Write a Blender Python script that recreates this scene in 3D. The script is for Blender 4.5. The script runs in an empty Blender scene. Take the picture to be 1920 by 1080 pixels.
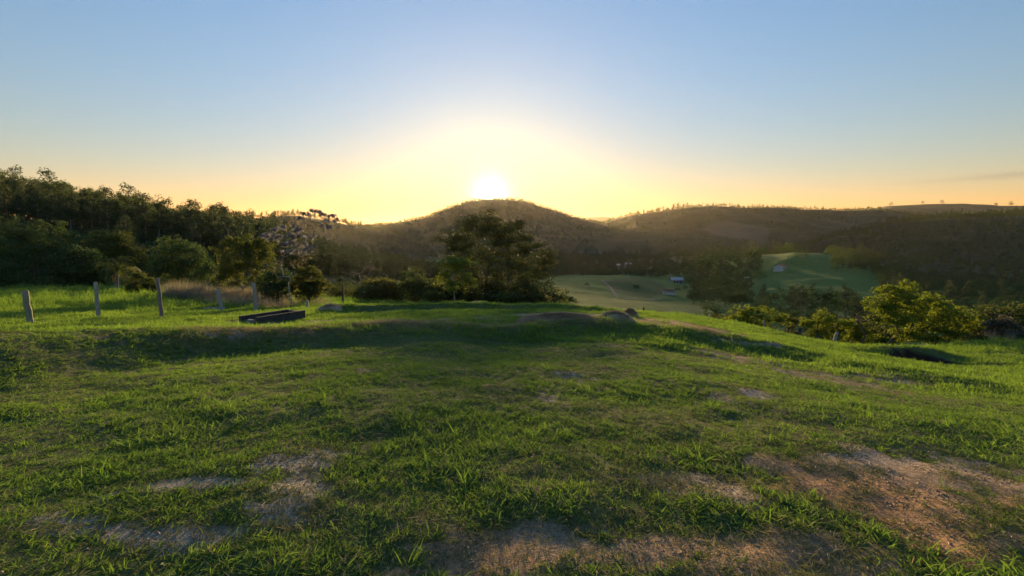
import bpy, math
import numpy as np
from mathutils import Vector, Matrix, Euler

SC = bpy.context.scene
COL = SC.collection
R = math.radians
PI = math.pi

# ------------------------------------------------------------------ camera
EYE = 1.6
PITCH = math.atan(100.0 / 960.0)            # horizon lies a little above the frame's middle
cam_d = bpy.data.cameras.new('camera'); cam = bpy.data.objects.new('camera', cam_d); COL.objects.link(cam)
cam_d.sensor_width = 36; cam_d.lens = 18; cam_d.clip_start = 0.05; cam_d.clip_end = 40000
cam.location = (0, 0, EYE); cam.rotation_euler = (PI / 2 - PITCH, 0, 0)
SC.camera = cam

# ------------------------------------------------------------------ light
SUN_EL = 4.3; SUN_AZ = -2.4                 # degrees; azimuth from +Y, negative to the left
SUN_DIR = Vector((math.sin(R(SUN_AZ)) * math.cos(R(SUN_EL)), math.cos(R(SUN_AZ)) * math.cos(R(SUN_EL)), math.sin(R(SUN_EL))))
sun_d = bpy.data.lights.new('sun', 'SUN'); sun = bpy.data.objects.new('sun', sun_d); COL.objects.link(sun)
sun_d.energy = 2.5; sun_d.angle = R(4.0); sun_d.color = (1.0, 0.67, 0.30)
sun.rotation_euler = (-SUN_DIR).to_track_quat('-Z', 'Y').to_euler(); sun.location = (0, 0, 60)

world = bpy.data.worlds.new('World'); SC.world = world; world.use_nodes = True
wn = world.node_tree; wn.nodes.clear()
def N(t, ty, **kw):
    n = t.nodes.new(ty)
    for k, v in kw.items():
        if k.startswith('i_'):
            k = k[2:]; k = int(k) if k.isdigit() else k.replace('_', ' ')
            n.inputs[k].default_value = v
        else: setattr(n, k, v)
    return n
SKY = dict(dust=.03, air=1.0, ozone=3.2, strength=.050, warm=(.92, .43, .17), warm_near=(.58, .12, .0), core=.7, mid=.11, wide=.008)
def build_world():
    t = wn; L = t.links.new
    def math_(op, a, b=None):
        n = N(t, 'ShaderNodeMath', operation=op)
        for k, v in ((0, a), (1, b)):
            if v is None: continue
            if isinstance(v, (int, float)): n.inputs[k].default_value = v
            else: L(v, n.inputs[k])
        return n.outputs[0]
    def vmix(fac, a, b, blend='MIX'):
        n = N(t, 'ShaderNodeMix', data_type='RGBA', blend_type=blend)
        for s_, v in ((0, fac), (6, a), (7, b)):
            if isinstance(v, (int, float)): n.inputs[s_].default_value = v
            elif isinstance(v, tuple): n.inputs[s_].default_value = (*v, 1)
            else: L(v, n.inputs[s_])
        return n.outputs[2]
    out = N(t, 'ShaderNodeOutputWorld'); bg = N(t, 'ShaderNodeBackground'); L(bg.outputs[0], out.inputs[0])
    sky = N(t, 'ShaderNodeTexSky', sky_type='NISHITA', sun_disc=False)
    sky.sun_elevation = R(SUN_EL); sky.sun_rotation = R(SUN_AZ)
    sky.altitude = 600; sky.air_density = SKY['air']; sky.dust_density = SKY['dust']; sky.ozone_density = SKY['ozone']
    tc = N(t, 'ShaderNodeTexCoord'); sep = N(t, 'ShaderNodeSeparateXYZ'); L(tc.outputs['Generated'], sep.inputs[0])
    # dusty air near the horizon, the same all the way round
    el = math_('MAXIMUM', sep.outputs[2], 0.0)
    band = math_('EXPONENT', math_('MULTIPLY', el, -3.1))
    col = vmix(1.0, sky.outputs[0], (1.24, 1.07, .98), 'MULTIPLY')          # clear evening blue
    dt = N(t, 'ShaderNodeVectorMath', operation='DOT_PRODUCT'); L(tc.outputs['Generated'], dt.inputs[0]); dt.inputs[1].default_value = SUN_DIR
    ang = math_('ARCCOSINE', math_('MINIMUM', dt.outputs['Value'], 1.0))
    near = math_('EXPONENT', math_('MULTIPLY', ang, -1.8))                 # the dust glows yellower towards the sun
    col = vmix(band, col, vmix(near, SKY['warm'], SKY['warm_near']), 'MULTIPLY')
    # one thin grey streak of cloud low on the right
    u = math_('DIVIDE', sep.outputs[0], math_('MAXIMUM', sep.outputs[1], .05)); v = math_('DIVIDE', sep.outputs[2], math_('MAXIMUM', sep.outputs[1], .05))
    cvec = N(t, 'ShaderNodeCombineXYZ'); L(math_('MULTIPLY', u, 6.0), cvec.inputs[0]); L(math_('MULTIPLY', v, 90.0), cvec.inputs[1])
    cn = N(t, 'ShaderNodeTexNoise'); cn.inputs['Scale'].default_value = 1.0; cn.inputs['Detail'].default_value = 4; L(cvec.outputs[0], cn.inputs['Vector'])
    mid = math_('ADD', math_('MULTIPLY', math_('SUBTRACT', u, .72), .075), .0955)
    dv = math_('ADD', math_('SUBTRACT', v, mid), math_('MULTIPLY', math_('SUBTRACT', cn.outputs[0], .5), .012))
    thick = math_('ADD', math_('MULTIPLY', math_('MAXIMUM', math_('SUBTRACT', u, .66), 0.0), .018), .0015)
    k1 = math_('EXPONENT', math_('MULTIPLY', math_('POWER', math_('ABSOLUTE', math_('DIVIDE', dv, thick)), 2.0), -1.0))
    k2 = N(t, 'ShaderNodeMapRange'); k2.inputs[1].default_value = .68; k2.inputs[2].default_value = .95; L(u, k2.inputs[0])
    cl = math_('MULTIPLY', math_('MULTIPLY', k1, k2.outputs[0]), .55)
    col = vmix(cl, col, vmix(1.0, col, (.72, .70, .80), 'MULTIPLY'))
    # the aureole of forward-scattered light round the low sun
    k = 1.0 / SKY['strength']
    for amp, wid, c in ((SKY['core'], .0135, (1, .93, .72)), (SKY['mid'], .085, (1, .76, .06)), (SKY['wide'], .30, (1, .66, .34))):
        e = math_('MULTIPLY', math_('EXPONENT', math_('MULTIPLY', ang, -1.0 / wid)), amp * k)
        g = N(t, 'ShaderNodeVectorMath', operation='SCALE'); g.inputs[0].default_value = c; L(e, g.inputs['Scale'])
        col = vmix(1.0, col, g.outputs[0], 'ADD')
    L(col, bg.inputs[0])
    bg.inputs[1].default_value = SKY['strength']
build_world()

SC.view_settings.view_transform = 'Standard'; SC.view_settings.look = 'None'
SC.view_settings.exposure = 2.95; SC.view_settings.gamma = 1.0; SC.view_settings.use_curve_mapping = False
SC.render.engine = 'CYCLES'
cy = SC.cycles
cy.use_denoising = True
try:
    cy.denoiser = 'OPENIMAGEDENOISE'; cy.denoising_input_passes = 'RGB_ALBEDO_NORMAL'
except Exception: pass
cy.max_bounces = 10; cy.diffuse_bounces = 6; cy.transmission_bounces = 8; cy.glossy_bounces = 2
cy.volume_bounces = 0; cy.transparent_max_bounces = 8; cy.caustics_reflective = False; cy.caustics_refractive = False
cy.sample_clamp_indirect = 4.0
# ------------------------------------------------------------------ numpy helpers
rng = np.random.default_rng(7)
def _hash(ix, iy, seed):
    n = (ix.astype(np.int64) * 374761393 + iy.astype(np.int64) * 668265263 + seed * 144269504) & 0x7fffffff
    n = ((n ^ (n >> 13)) * 1274126177) & 0x7fffffff
    n = ((n ^ (n >> 15)) * 668265263) & 0x7fffffff
    return (n & 0xffff) / 65535.0
def vnoise(x, y, seed=0):
    ix = np.floor(x); iy = np.floor(y); fx = x - ix; fy = y - iy
    fx = fx * fx * fx * (fx * (fx * 6 - 15) + 10); fy = fy * fy * fy * (fy * (fy * 6 - 15) + 10)
    a = _hash(ix, iy, seed); b = _hash(ix + 1, iy, seed); c = _hash(ix, iy + 1, seed); d = _hash(ix + 1, iy + 1, seed)
    return (a * (1 - fx) + b * fx) * (1 - fy) + (c * (1 - fx) + d * fx) * fy
def fbm(x, y, seed=0, octaves=4):
    x = np.asarray(x, float); y = np.asarray(y, float)
    s = 0; a = 0.5; t = 0
    for k in range(octaves):
        s = s + a * vnoise(x, y, seed + k * 17); t += a
        x, y = (x * 1.6 + y * 1.2) + 3.1, (-x * 1.2 + y * 1.6) + 7.7; a *= 0.5
    return s / t
def smooth(a, b, x):
    t = np.clip((x - a) / (b - a), 0, 1); return t * t * (3 - 2 * t)

CT, ST = math.cos(PITCH), math.sin(PITCH)
def at(px, py, Y):
    """photo pixel (1920 x 1080) at a chosen ground distance -> a point of the place"""
    X = (px - 960) / 960; u = (540 - py) / 960
    t = Y / (CT + u * ST)
    return Vector((X * t, Y, EYE + (-ST + u * CT) * t))

# ------------------------------------------------------------------ the lie of the land
_cp = []
def cp(px, py, Y): p = at(px, py, Y); _cp.append((p.x, p.y, p.z))
def cw(x, y, z): _cp.append((x, y, z))
# the levelled pad round the viewer, falling gently away
for x, z in ((-3, .02), (0, 0), (3, -.02)): cw(x, 0.2, z)
for x, z in ((-6, .0), (-3, -.03), (0, -.06), (3, -.10), (6, -.22)): cw(x, 3, z)
for x, z in ((-6.5, -.28), (-3, -.30), (0, -.33), (3, -.42), (6, -.72)): cw(x, 6.5, z)
for x, z in ((-9, -.55), (-5, -.62), (0, -.66), (4.5, -.9), (8.5, -1.35)): cw(x, 9.5, z)
for x, z in ((-13, -.8), (-7, -.86), (0, -.95), (6, -1.35), (11, -1.9)): cw(x, 12.2, z)
# beyond the lip, left
cp(-250, 625, 12); cp(50, 607, 15); cp(180, 599, 16.5); cp(300, 598, 17.5); cp(440, 602, 16); cp(520, 607, 16); cp(478, 584, 24)
cp(575, 580, 24); cp(643, 574, 33); cp(0, 558, 34); cp(300, 557, 35); cp(480, 562, 37); cp(545, 580, 28)
cp(-300, 570, 32)
# strip behind the lip, centre
cp(620, 591, 18.5); cp(800, 592, 17.5); cp(960, 591, 17.5); cp(1100, 592, 17.5); cp(700, 582, 22); cp(900, 581, 22); cp(1100, 584, 22)
cp(1250, 596, 20); cp(1350, 604, 27); cp(1433, 622, 28); cp(1210, 588, 26)
# right shoulder
cp(1540, 642, 27); cp(1650, 658, 29); cp(1500, 655, 16); cp(1620, 672, 17); cp(1760, 694, 15.5); cp(1760, 655, 24); cp(1900, 650, 23)
cp(1900, 700, 15); cp(2100, 680, 20); cp(2100, 640, 30); cp(1830, 640, 29)
# falling into the valley
cw(-60, 60, -4); cw(-28, 60, -5.5); cw(-14, 58, -6.5); cw(-3, 48, -5.2); cw(6, 60, -9); cw(20, 60, -12); cw(36, 60, -14); cw(55, 60, -14); cw(80, 60, -13)
cp(690, 566, 70); cp(700, 548, 128); cp(650, 552, 120)
cp(1050, 574, 110); cp(1150, 560, 150); cp(1160, 541, 200); cp(1080, 518, 240); cp(1160, 517, 262); cp(1200, 523, 262); cp(1290, 535, 270); cp(1240, 571, 130)
cp(1200, 550, 205); cp(1270, 552, 215)
cp(1300, 563, 200); cp(1330, 592, 120); cp(960, 530, 240)
cp(1480, 480, 350); cp(1530, 477, 372); cp(1450, 509, 320); cp(1560, 512, 290); cp(1640, 537, 255); cp(1500, 562, 200); cp(1400, 541, 260); cp(1420, 575, 170)
cw(150, 200, -26); cw(230, 250, -30); cw(260, 340, -28)
cw(-60, 130, -8); cw(-130, 130, -6); cw(-150, 300, -14); cw(-60, 300, -22); cw(0, 330, -26); cw(60, 340, -27)
for x, z in ((-450, -20), (-150, -24), (0, -27), (130, -26), (260, -22), (420, -24), (700, -26)): cw(x, 520, z)
_cp = np.array(_cp)
def _uv(x, y):
    Y = np.maximum(y, 0.0)
    return np.clip(x / (Y + 3.0), -1.35, 1.35) * 1.6, np.log(Y + 3.0)
def _U(r2): return np.where(r2 > 1e-12, r2 * np.log(np.maximum(r2, 1e-12)), 0.0)
_cu, _cv = _uv(_cp[:, 0], _cp[:, 1])
_sc = np.maximum(_cp[:, 1], 0) + 6.0
_n = len(_cp)
_K = _U((_cu[:, None] - _cu) ** 2 + (_cv[:, None] - _cv) ** 2) + np.eye(_n) * 2e-4
_P = np.stack([np.ones(_n), _cu, _cv], 1)
_A = np.block([[_K, _P], [_P.T, np.zeros((3, 3))]])
_w = np.linalg.solve(_A, np.concatenate([_cp[:, 2] / _sc, np.zeros(3)]))
def base_z(x, y):
    u, v = _uv(x, y)
    v = np.minimum(v, math.log(530.0))
    out = np.zeros_like(u)
    for i in range(_n): out += _w[i] * _U((u - _cu[i]) ** 2 + (v - _cv[i]) ** 2)
    out += _w[_n] + _w[_n + 1] * u + _w[_n + 2] * v
    z = out * (np.minimum(np.maximum(y, 0), 527.0) + 6.0)
    far = smooth(450, 650, y)
    return z * (1 - far) - 28.0 * far

def _px(x, y): return 960 + 960 * 0.995 * x / np.maximum(y, 0.5)
def _arr(l): return np.array(l, float).T
# banks: (px, Y of lip, height)
BANK1 = _arr([(-900, 4.2, .16), (-300, 5.6, .46), (0, 7.6, .56), (300, 9.4, .54), (500, 10.8, .46), (700, 12.2, .33), (960, 13.4, .27), (1150, 14.2, .26),
              (1300, 15.0, .26), (1400, 14.4, .24), (1600, 12.4, .24), (1780, 10.6, .16), (1950, 9.5, .02), (2600, 7.5, .0)])
BANK2 = _arr([(560, 21, 0), (640, 20.5, .28), (760, 20.6, .36), (900, 20.8, .34), (1060, 20.6, .30), (1120, 20.5, .22), (1190, 20.5, .05), (1260, 21, 0)])
def banks(x, y):
    p = _px(x, y) + 0 * x
    wob = (fbm(x * .45, y * .45, 31, 3) - .5)
    z = np.zeros_like(x)
    for B, w, dec in ((BANK1, 1.5, 2.6), (BANK2, .8, 1.3)):
        Yl = np.interp(p, B[0], B[1]) + wob * .7; h = np.interp(p, B[0], B[2], left=B[2][0] if B is BANK1 else 0, right=0)
        d = y - Yl
        up = smooth(-w, 0.1, d); down = np.exp(-np.maximum(d - .15, 0) / dec)
        z += .9 * h * (0.8 + wob * .35) * up * down * 1.15
    return np.where(y > 2.0, z, 0) 
# ridges: crest (px, py, distance), foot distance, back distance, base height, name
RIDGES = {
 'left_wood': dict(c=[(-900, 330, 120), (-300, 352, 160), (0, 401, 190), (100, 418, 205), (200, 430, 220), (280, 442, 235), (380, 456, 255), (500, 458, 272), (560, 470, 285), (640, 488, 300), (760, 507, 320), (850, 535, 335), (960, 560, 350)],
                   foot=[(-900, 40), (0, 55), (400, 75), (640, 150), (960, 200)], back=2.2, zb=-10),
 'sun_hill': dict(c=[(300, 470, 1400), (560, 440, 1400), (640, 430, 1400), (740, 419, 1400), (800, 408, 1400), (840, 395, 1400), (880, 382, 1400), (925, 377, 1400), (985, 381, 1400), (1040, 396, 1400), (1090, 413, 1380), (1150, 427, 1350), (1220, 440, 1300), (1300, 456, 1250), (1400, 476, 1200), (1500, 500, 1200)],
                  foot=[(300, 700), (1500, 640)], back=1.6, zb=-28),
 'left_far': dict(c=[(380, 420, 900), (470, 410, 900), (540, 404, 900), (570, 404, 900), (620, 413, 900), (700, 430, 900), (800, 455, 900)], foot=[(380, 500), (800, 560)], back=1.6, zb=-28),
 'left_farther': dict(c=[(560, 430, 2300), (640, 421, 2300), (700, 420, 2300), (760, 421, 2300), (860, 428, 2300), (1000, 440, 2300)], foot=[(0, 1600), (1900, 1600)], back=1.4, zb=-28),
 'gap_far': dict(c=[(900, 425, 4200), (1020, 414, 4200), (1075, 408, 4200), (1130, 407, 4200), (1200, 412, 4200), (1400, 414, 4200), (1700, 416, 4200)], foot=[(0, 3200), (1900, 3200)], back=1.3, zb=-28),
 'right_far': dict(c=[(1060, 436, 1350), (1110, 425, 1350), (1150, 415, 1300), (1185, 403, 1250), (1240, 397, 1250), (1275, 391, 1250), (1330, 388, 1300), (1400, 391, 1350), (1480, 393, 1400), (1560, 396, 1450), (1640, 394, 1450), (1700, 404, 1450), (1800, 425, 1450), (2100, 450, 1450)],
                   foot=[(1000, 640), (1400, 640), (1900, 800)], back=1.5, zb=-28),
 'right_farther': dict(c=[(1500, 412, 2400), (1590, 398, 2400), (1650, 386, 2400), (1720, 384, 2400), (1800, 385, 2400), (1860, 387, 2400), (1930, 385, 2400), (2100, 378, 2400), (2400, 375, 2400)], foot=[(0, 1600), (2400, 1600)], back=1.4, zb=-28),
 'right_edge_far': dict(c=[(1740, 410, 1900), (1800, 399, 1900), (1870, 391, 1900), (1930, 386, 1900), (2300, 372, 1900)], foot=[(0, 1300), (2400, 1300)], back=1.4, zb=-28),
 'middle_wood': dict(c=[(1000, 520, 520), (1100, 500, 520), (1200, 489, 500), (1300, 482, 480), (1400, 485, 470), (1480, 487, 455), (1540, 483, 440), (1620, 489, 430), (1750, 496, 430), (2000, 510, 430)], foot=[(1000, 380), (1480, 400), (1900, 340)], back=1.25, zb=-27),
 'right_wood': dict(c=[(1400, 490, 800), (1500, 462, 800), (1580, 440, 780), (1640, 426, 760), (1690, 414, 740), (1760, 408, 720), (1850, 405, 700), (1950, 402, 680), (2300, 390, 640)], foot=[(1400, 560), (1900, 380), (2300, 340)], back=1.6, zb=-30),
}
RN = list(RIDGES)
RLAST = {}
def ridge_z(x, y, zland):
    p = _px(x, y)
    best = np.full(x.shape, -1e6); who = np.full(x.shape, -1)
    for i, k in enumerate(RN):
        r = RIDGES[k]; c = _arr(r['c']); f = _arr(r['foot'])
        pq = p + (fbm(x / 60., y / 60., 90 + i, 2) - .5) * 14
        D = np.interp(pq, c[0], c[2]); py = np.interp(pq, c[0], c[1]); F = np.interp(p, f[0], f[1])
        u = (540 - py) / 960; zc = EYE + (-ST + u * CT) / (CT + u * ST) * D
        edge = smooth(c[0][0] - 140, c[0][0], p) * (1 - smooth(c[0][-1], c[0][-1] + 140, p))
        zb = np.where(y < D, np.minimum(zland, zc) - .5, -36.0); B = D * r['back']
        t = np.where(y < D, np.clip((y - F) / (D - F), 0, 1), np.clip((B - y) / (B - D), 0, 1))
        s = np.sin(PI / 2 * t) ** 1.35
        z = zb + (zc - zb) * s * edge
        # side spurs and gullies on the slope
        z += (fbm(x / (D * .09), y / (D * .14), 50 + i, 4) - .5) * D * .022 * np.sin(PI * t) * edge
        z = np.where((t <= 0) | (edge <= 0), -1e6, z)
        m = z > best; best = np.where(m, z, best); who = np.where(m, i, who)
    ok = y > 30
    return np.where(ok, best, -1e6), np.where(ok, who, -1)
PIT = at(1762, 672, 17.6)
def land(x, y, detail=True, ident=False):
    x = np.asarray(x, float); y = np.asarray(y, float)
    z = base_z(x, y) + banks(x, y)
    r = np.hypot(x, y)
    if detail:
        near = 1 - smooth(25, 60, r)
        z = z + near * ((fbm(x * .55, y * .55, 3, 3) - .5) * .16 + (fbm(x * 2.6, y * 2.6, 5, 3) - .5) * .055) * smooth(.0, 3, r)
        z = z + (1 - near) * (fbm(x / 14, y / 14, 8, 3) - .5) * np.clip(r * .01, 0, 2.2)
    # the dug pit on the right: a scoop cut into the slope
    dx = (x - PIT.x) / .85; dy = (y - PIT.y) / 1.7
    q = np.sqrt(dx * dx + dy * dy) + (fbm(x * 1.6, y * 1.6, 12, 2) - .5) * .5
    z = z - .35 * (1 - smooth(.5, 1.0, q)) + .42 * np.exp(-np.maximum(np.abs(x - PIT.x - .3) - .5, 0) ** 2 / 1.6 - ((y - PIT.y - 2.1) / (.75 + .8 * smooth(0, 1.5, y - PIT.y - 2.1))) ** 2)
    rz, who = ridge_z(x, y, z)
    w = rz > z
    k = 3.0 * smooth(40, 200, r) + .01
    zz = np.where(rz < -1e5, z, .5 * (z + rz + np.sqrt((z - rz) ** 2 + k * k)) - k * .12)
    if ident: return zz, np.where(w, who, -1)
    return zz
def z1(x, y): return float(land(np.array([x]), np.array([y]))[0])
def hit(px, py, lo=1.2, hi=400.):
    """where the line of sight through a photo pixel first meets the land"""
    Y = np.exp(np.linspace(math.log(lo), math.log(hi), 900))
    X = (px - 960) / 960; u = (540 - py) / 960
    t = Y / (CT + u * ST); zr = EYE + (-ST + u * CT) * t
    zl = land(X * t, Y)
    b = np.nonzero(zr <= zl)[0]
    i = b[0] if len(b) else len(Y) - 1
    return Vector((X * t[i], Y[i], zl[i]))

# ------------------------------------------------------------------ object helpers
def mesh_np(name, verts, faces, mats=(), smooth_sh=False, attrs=None, mat_idx=None):
    """faces: (M,k) integer array, or list of such arrays"""
    me = bpy.data.meshes.new(name)
    verts = np.asarray(verts, np.float32)
    fl = faces if isinstance(faces, list) else [faces]
    fl = [np.asarray(f, np.int32) for f in fl if len(f)]
    me.vertices.add(len(verts)); me.vertices.foreach_set('co', verts.ravel())
    idx = np.concatenate([f.ravel() for f in fl]); tot = np.concatenate([np.full(len(f), f.shape[1], np.int32) for f in fl])
    st = np.concatenate([[0], np.cumsum(tot)[:-1]]).astype(np.int32)
    me.loops.add(len(idx)); me.loops.foreach_set('vertex_index', idx)
    me.polygons.add(len(tot)); me.polygons.foreach_set('loop_start', st); me.polygons.foreach_set('loop_total', tot)
    if smooth_sh: me.polygons.foreach_set('use_smooth', np.ones(len(tot), bool))
    if mat_idx is not None: me.polygons.foreach_set('material_index', np.asarray(mat_idx, np.int32))
    me.update(calc_edges=True); me.validate()
    for k, v in (attrs or {}).items():
        v = np.asarray(v, np.float32)
        if v.ndim == 1: me.attributes.new(k, 'FLOAT', 'POINT').data.foreach_set('value', v)
        else: me.attributes.new(k, 'FLOAT_VECTOR', 'POINT').data.foreach_set('vector', v.ravel())
    for m in mats: me.materials.append(m)
    return me
def ob(name, me, parent=None, loc=None, rot=None, scale=None):
    o = bpy.data.objects.new(name, me); COL.objects.link(o)
    if parent is not None: o.parent = parent
    if loc is not None: o.location = loc
    if rot is not None: o.rotation_euler = rot
    if scale is not None: o.scale = scale if hasattr(scale, '__len__') else (scale,) * 3
    return o
def tag(o, label, cat=None, group=None, kind=None):
    o['label'] = label
    if cat: o['category'] = cat
    if group: o['group'] = group
    if kind: o['kind'] = kind
    return o
def thing(name, label, cat, loc, rz=0, group=None, scale=None):
    o = ob(name, None, loc=loc, rot=(0, 0, rz), scale=scale); o.empty_display_size = .3
    return tag(o, label, cat, group)

# ------------------------------------------------------------------ materials
def new_mat(name):
    m = bpy.data.materials.new(name); m.use_nodes = True; t = m.node_tree; t.nodes.clear()
    out = N(t, 'ShaderNodeOutputMaterial')
    return m, t, out
def mixc(t, fac, a, b, blend='MIX'):
    n = N(t, 'ShaderNodeMix', data_type='RGBA', blend_type=blend)
    for s, v in ((0, fac), (6, a), (7, b)):
        if hasattr(v, 'links') or isinstance(v, bpy.types.NodeSocket): t.links.new(v, n.inputs[s])
        else: n.inputs[s].default_value = v if not isinstance(v, tuple) or len(v) == 4 else (*v, 1)
    return n.outputs[2]
def ramp(t, val, a, b):
    n = N(t, 'ShaderNodeMapRange'); n.inputs[1].default_value = a; n.inputs[2].default_value = b
    t.links.new(val, n.inputs[0]); return n.outputs[0]
def noise(t, scale, detail=4, vec=None, rough=.55):
    n = N(t, 'ShaderNodeTexNoise'); n.inputs['Scale'].default_value = scale; n.inputs['Detail'].default_value = detail; n.inputs['Roughness'].default_value = rough
    if vec is not None: t.links.new(vec, n.inputs['Vector'])
    return n.outputs[0]
def attr(t, name):
    n = N(t, 'ShaderNodeAttribute', attribute_name=name); return n.outputs['Fac']

def leaf_mat(name, c1, c2, trans=.45, tcol=None, rough=.7, spec=.08, vary=.35):
    """leaf or blade: diffuse front, light through it from behind, a little gloss"""
    m, t, out = new_mat(name); L = t.links.new
    geo = N(t, 'ShaderNodeNewGeometry'); oi = N(t, 'ShaderNodeObjectInfo')
    w = noise(t, .45, 3, geo.outputs['Position'])
    r1 = N(t, 'ShaderNodeMath', operation='MULTIPLY_ADD'); L(geo.outputs['Random Per Island'], r1.inputs[0]); r1.inputs[1].default_value = .5
    r2 = N(t, 'ShaderNodeMath', operation='MULTIPLY'); L(oi.outputs['Random'], r2.inputs[0]); r2.inputs[1].default_value = .25
    L(r2.outputs[0], r1.inputs[2])
    r3 = N(t, 'ShaderNodeMath', operation='ADD'); L(r1.outputs[0], r3.inputs[0])
    w2 = ramp(t, w, .35, .65); r4 = N(t, 'ShaderNodeMath', operation='MULTIPLY'); L(w2, r4.inputs[0]); r4.inputs[1].default_value = vary; L(r4.outputs[0], r3.inputs[1])
    col = mixc(t, r3.outputs[0], c1, c2)
    d = N(t, 'ShaderNodeBsdfPrincipled'); L(col, d.inputs['Base Color']); d.inputs['Roughness'].default_value = rough; d.inputs['Specular IOR Level'].default_value = spec
    tr = N(t, 'ShaderNodeBsdfTranslucent')
    tc = mixc(t, 1.0, col, tcol or (1.5, 1.35, .5), 'MULTIPLY'); L(tc, tr.inputs[0])
    mx = N(t, 'ShaderNodeMixShader'); mx.inputs[0].default_value = trans; L(d.outputs[0], mx.inputs[1]); L(tr.outputs[0], mx.inputs[2]); L(mx.outputs[0], out.inputs[0])
    return m
def rough_mat(name, c1, c2, scale=6, bump=.3, bscale=None, rough=.9, detail=6, stretch=None):
    m, t, out = new_mat(name); L = t.links.new
    tc = N(t, 'ShaderNodeTexCoord'); v = tc.outputs['Object']
    if stretch:
        mp = N(t, 'ShaderNodeMapping'); mp.inputs['Scale'].default_value = stretch; L(v, mp.inputs[0]); v = mp.outputs[0]
    n = noise(t, scale, detail, v, .65)
    col = mixc(t, ramp(t, n, .3, .7), c1, c2)
    d = N(t, 'ShaderNodeBsdfPrincipled'); L(col, d.inputs['Base Color']); d.inputs['Roughness'].default_value = rough; d.inputs['Specular IOR Level'].default_value = .2
    b = N(t, 'ShaderNodeBump'); b.inputs['Strength'].default_value = bump; b.inputs['Distance'].default_value = .02
    L(noise(t, bscale or scale * 3, 5, v), b.inputs['Height']); L(b.outputs[0], d.inputs['Normal'])
    L(d.outputs[0], out.inputs[0]); return m

def ground_mat():
    m, t, out = new_mat('ground'); L = t.links.new
    geo = N(t, 'ShaderNodeNewGeometry'); P = geo.outputs['Position']
    n1 = noise(t, 1.1, 8, P, .65); n2 = noise(t, 14, 6, P, .7); n3 = noise(t, .02, 6, P, .6); n4 = noise(t, 90, 3, P)
    soil = mixc(t, ramp(t, n2, .3, .7), (.068, .090, .034), (.135, .150, .062))
    pale = mixc(t, ramp(t, n1, .3, .7), (.42, .375, .31), (.60, .55, .47))
    pale = mixc(t, ramp(t, n2, .35, .75), pale, (.24, .205, .17))
    red = mixc(t, ramp(t, n1, .3, .7), (.48, .265, .13), (.64, .40, .22))
    red = mixc(t, ramp(t, n2, .4, .8), red, (.28, .175, .105))
    bare = mixc(t, attr(t, 'red'), pale, red)
    bare = mixc(t, ramp(t, n4, .42, .75), bare, (.16, .115, .08))
    # ragged edge to the bare patches
    e = N(t, 'ShaderNodeMath', operation='MULTIPLY_ADD'); L(n2, e.inputs[0]); e.inputs[1].default_value = .9; L(attr(t, 'bare'), e.inputs[2])
    col = mixc(t, ramp(t, e.outputs[0], .72, 1.02), soil, bare)
    gn = noise(t, .5, 10, P, .7)
    grass = mixc(t, ramp(t, gn, .3, .7), (.078, .130, .028), (.155, .215, .050))
    col = mixc(t, attr(t, 'green'), col, grass)
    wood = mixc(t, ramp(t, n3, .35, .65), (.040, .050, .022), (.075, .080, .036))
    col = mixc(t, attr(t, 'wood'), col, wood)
    plough = mixc(t, ramp(t, noise(t, .05, 8, P, .7), .3, .7), (.16, .115, .085), (.22, .165, .125))
    col = mixc(t, attr(t, 'plough'), col, plough)
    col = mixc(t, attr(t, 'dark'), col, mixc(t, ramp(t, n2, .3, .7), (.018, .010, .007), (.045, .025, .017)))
    d = N(t, 'ShaderNodeBsdfPrincipled'); L(col, d.inputs['Base Color']); d.inputs['Roughness'].default_value = .95; d.inputs['Specular IOR Level'].default_value = .1
    hs = N(t, 'ShaderNodeMath', operation='MULTIPLY_ADD'); L(n4, hs.inputs[0]); hs.inputs[1].default_value = .25; L(n2, hs.inputs[2])
    b = N(t, 'ShaderNodeBump'); b.inputs['Strength'].default_value = .9; b.inputs['Distance'].default_value = .05
    L(hs.outputs[0], b.inputs['Height']); L(b.outputs[0], d.inputs['Normal'])
    L(d.outputs[0], out.inputs[0]); return m
M_GROUND = ground_mat()

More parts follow.
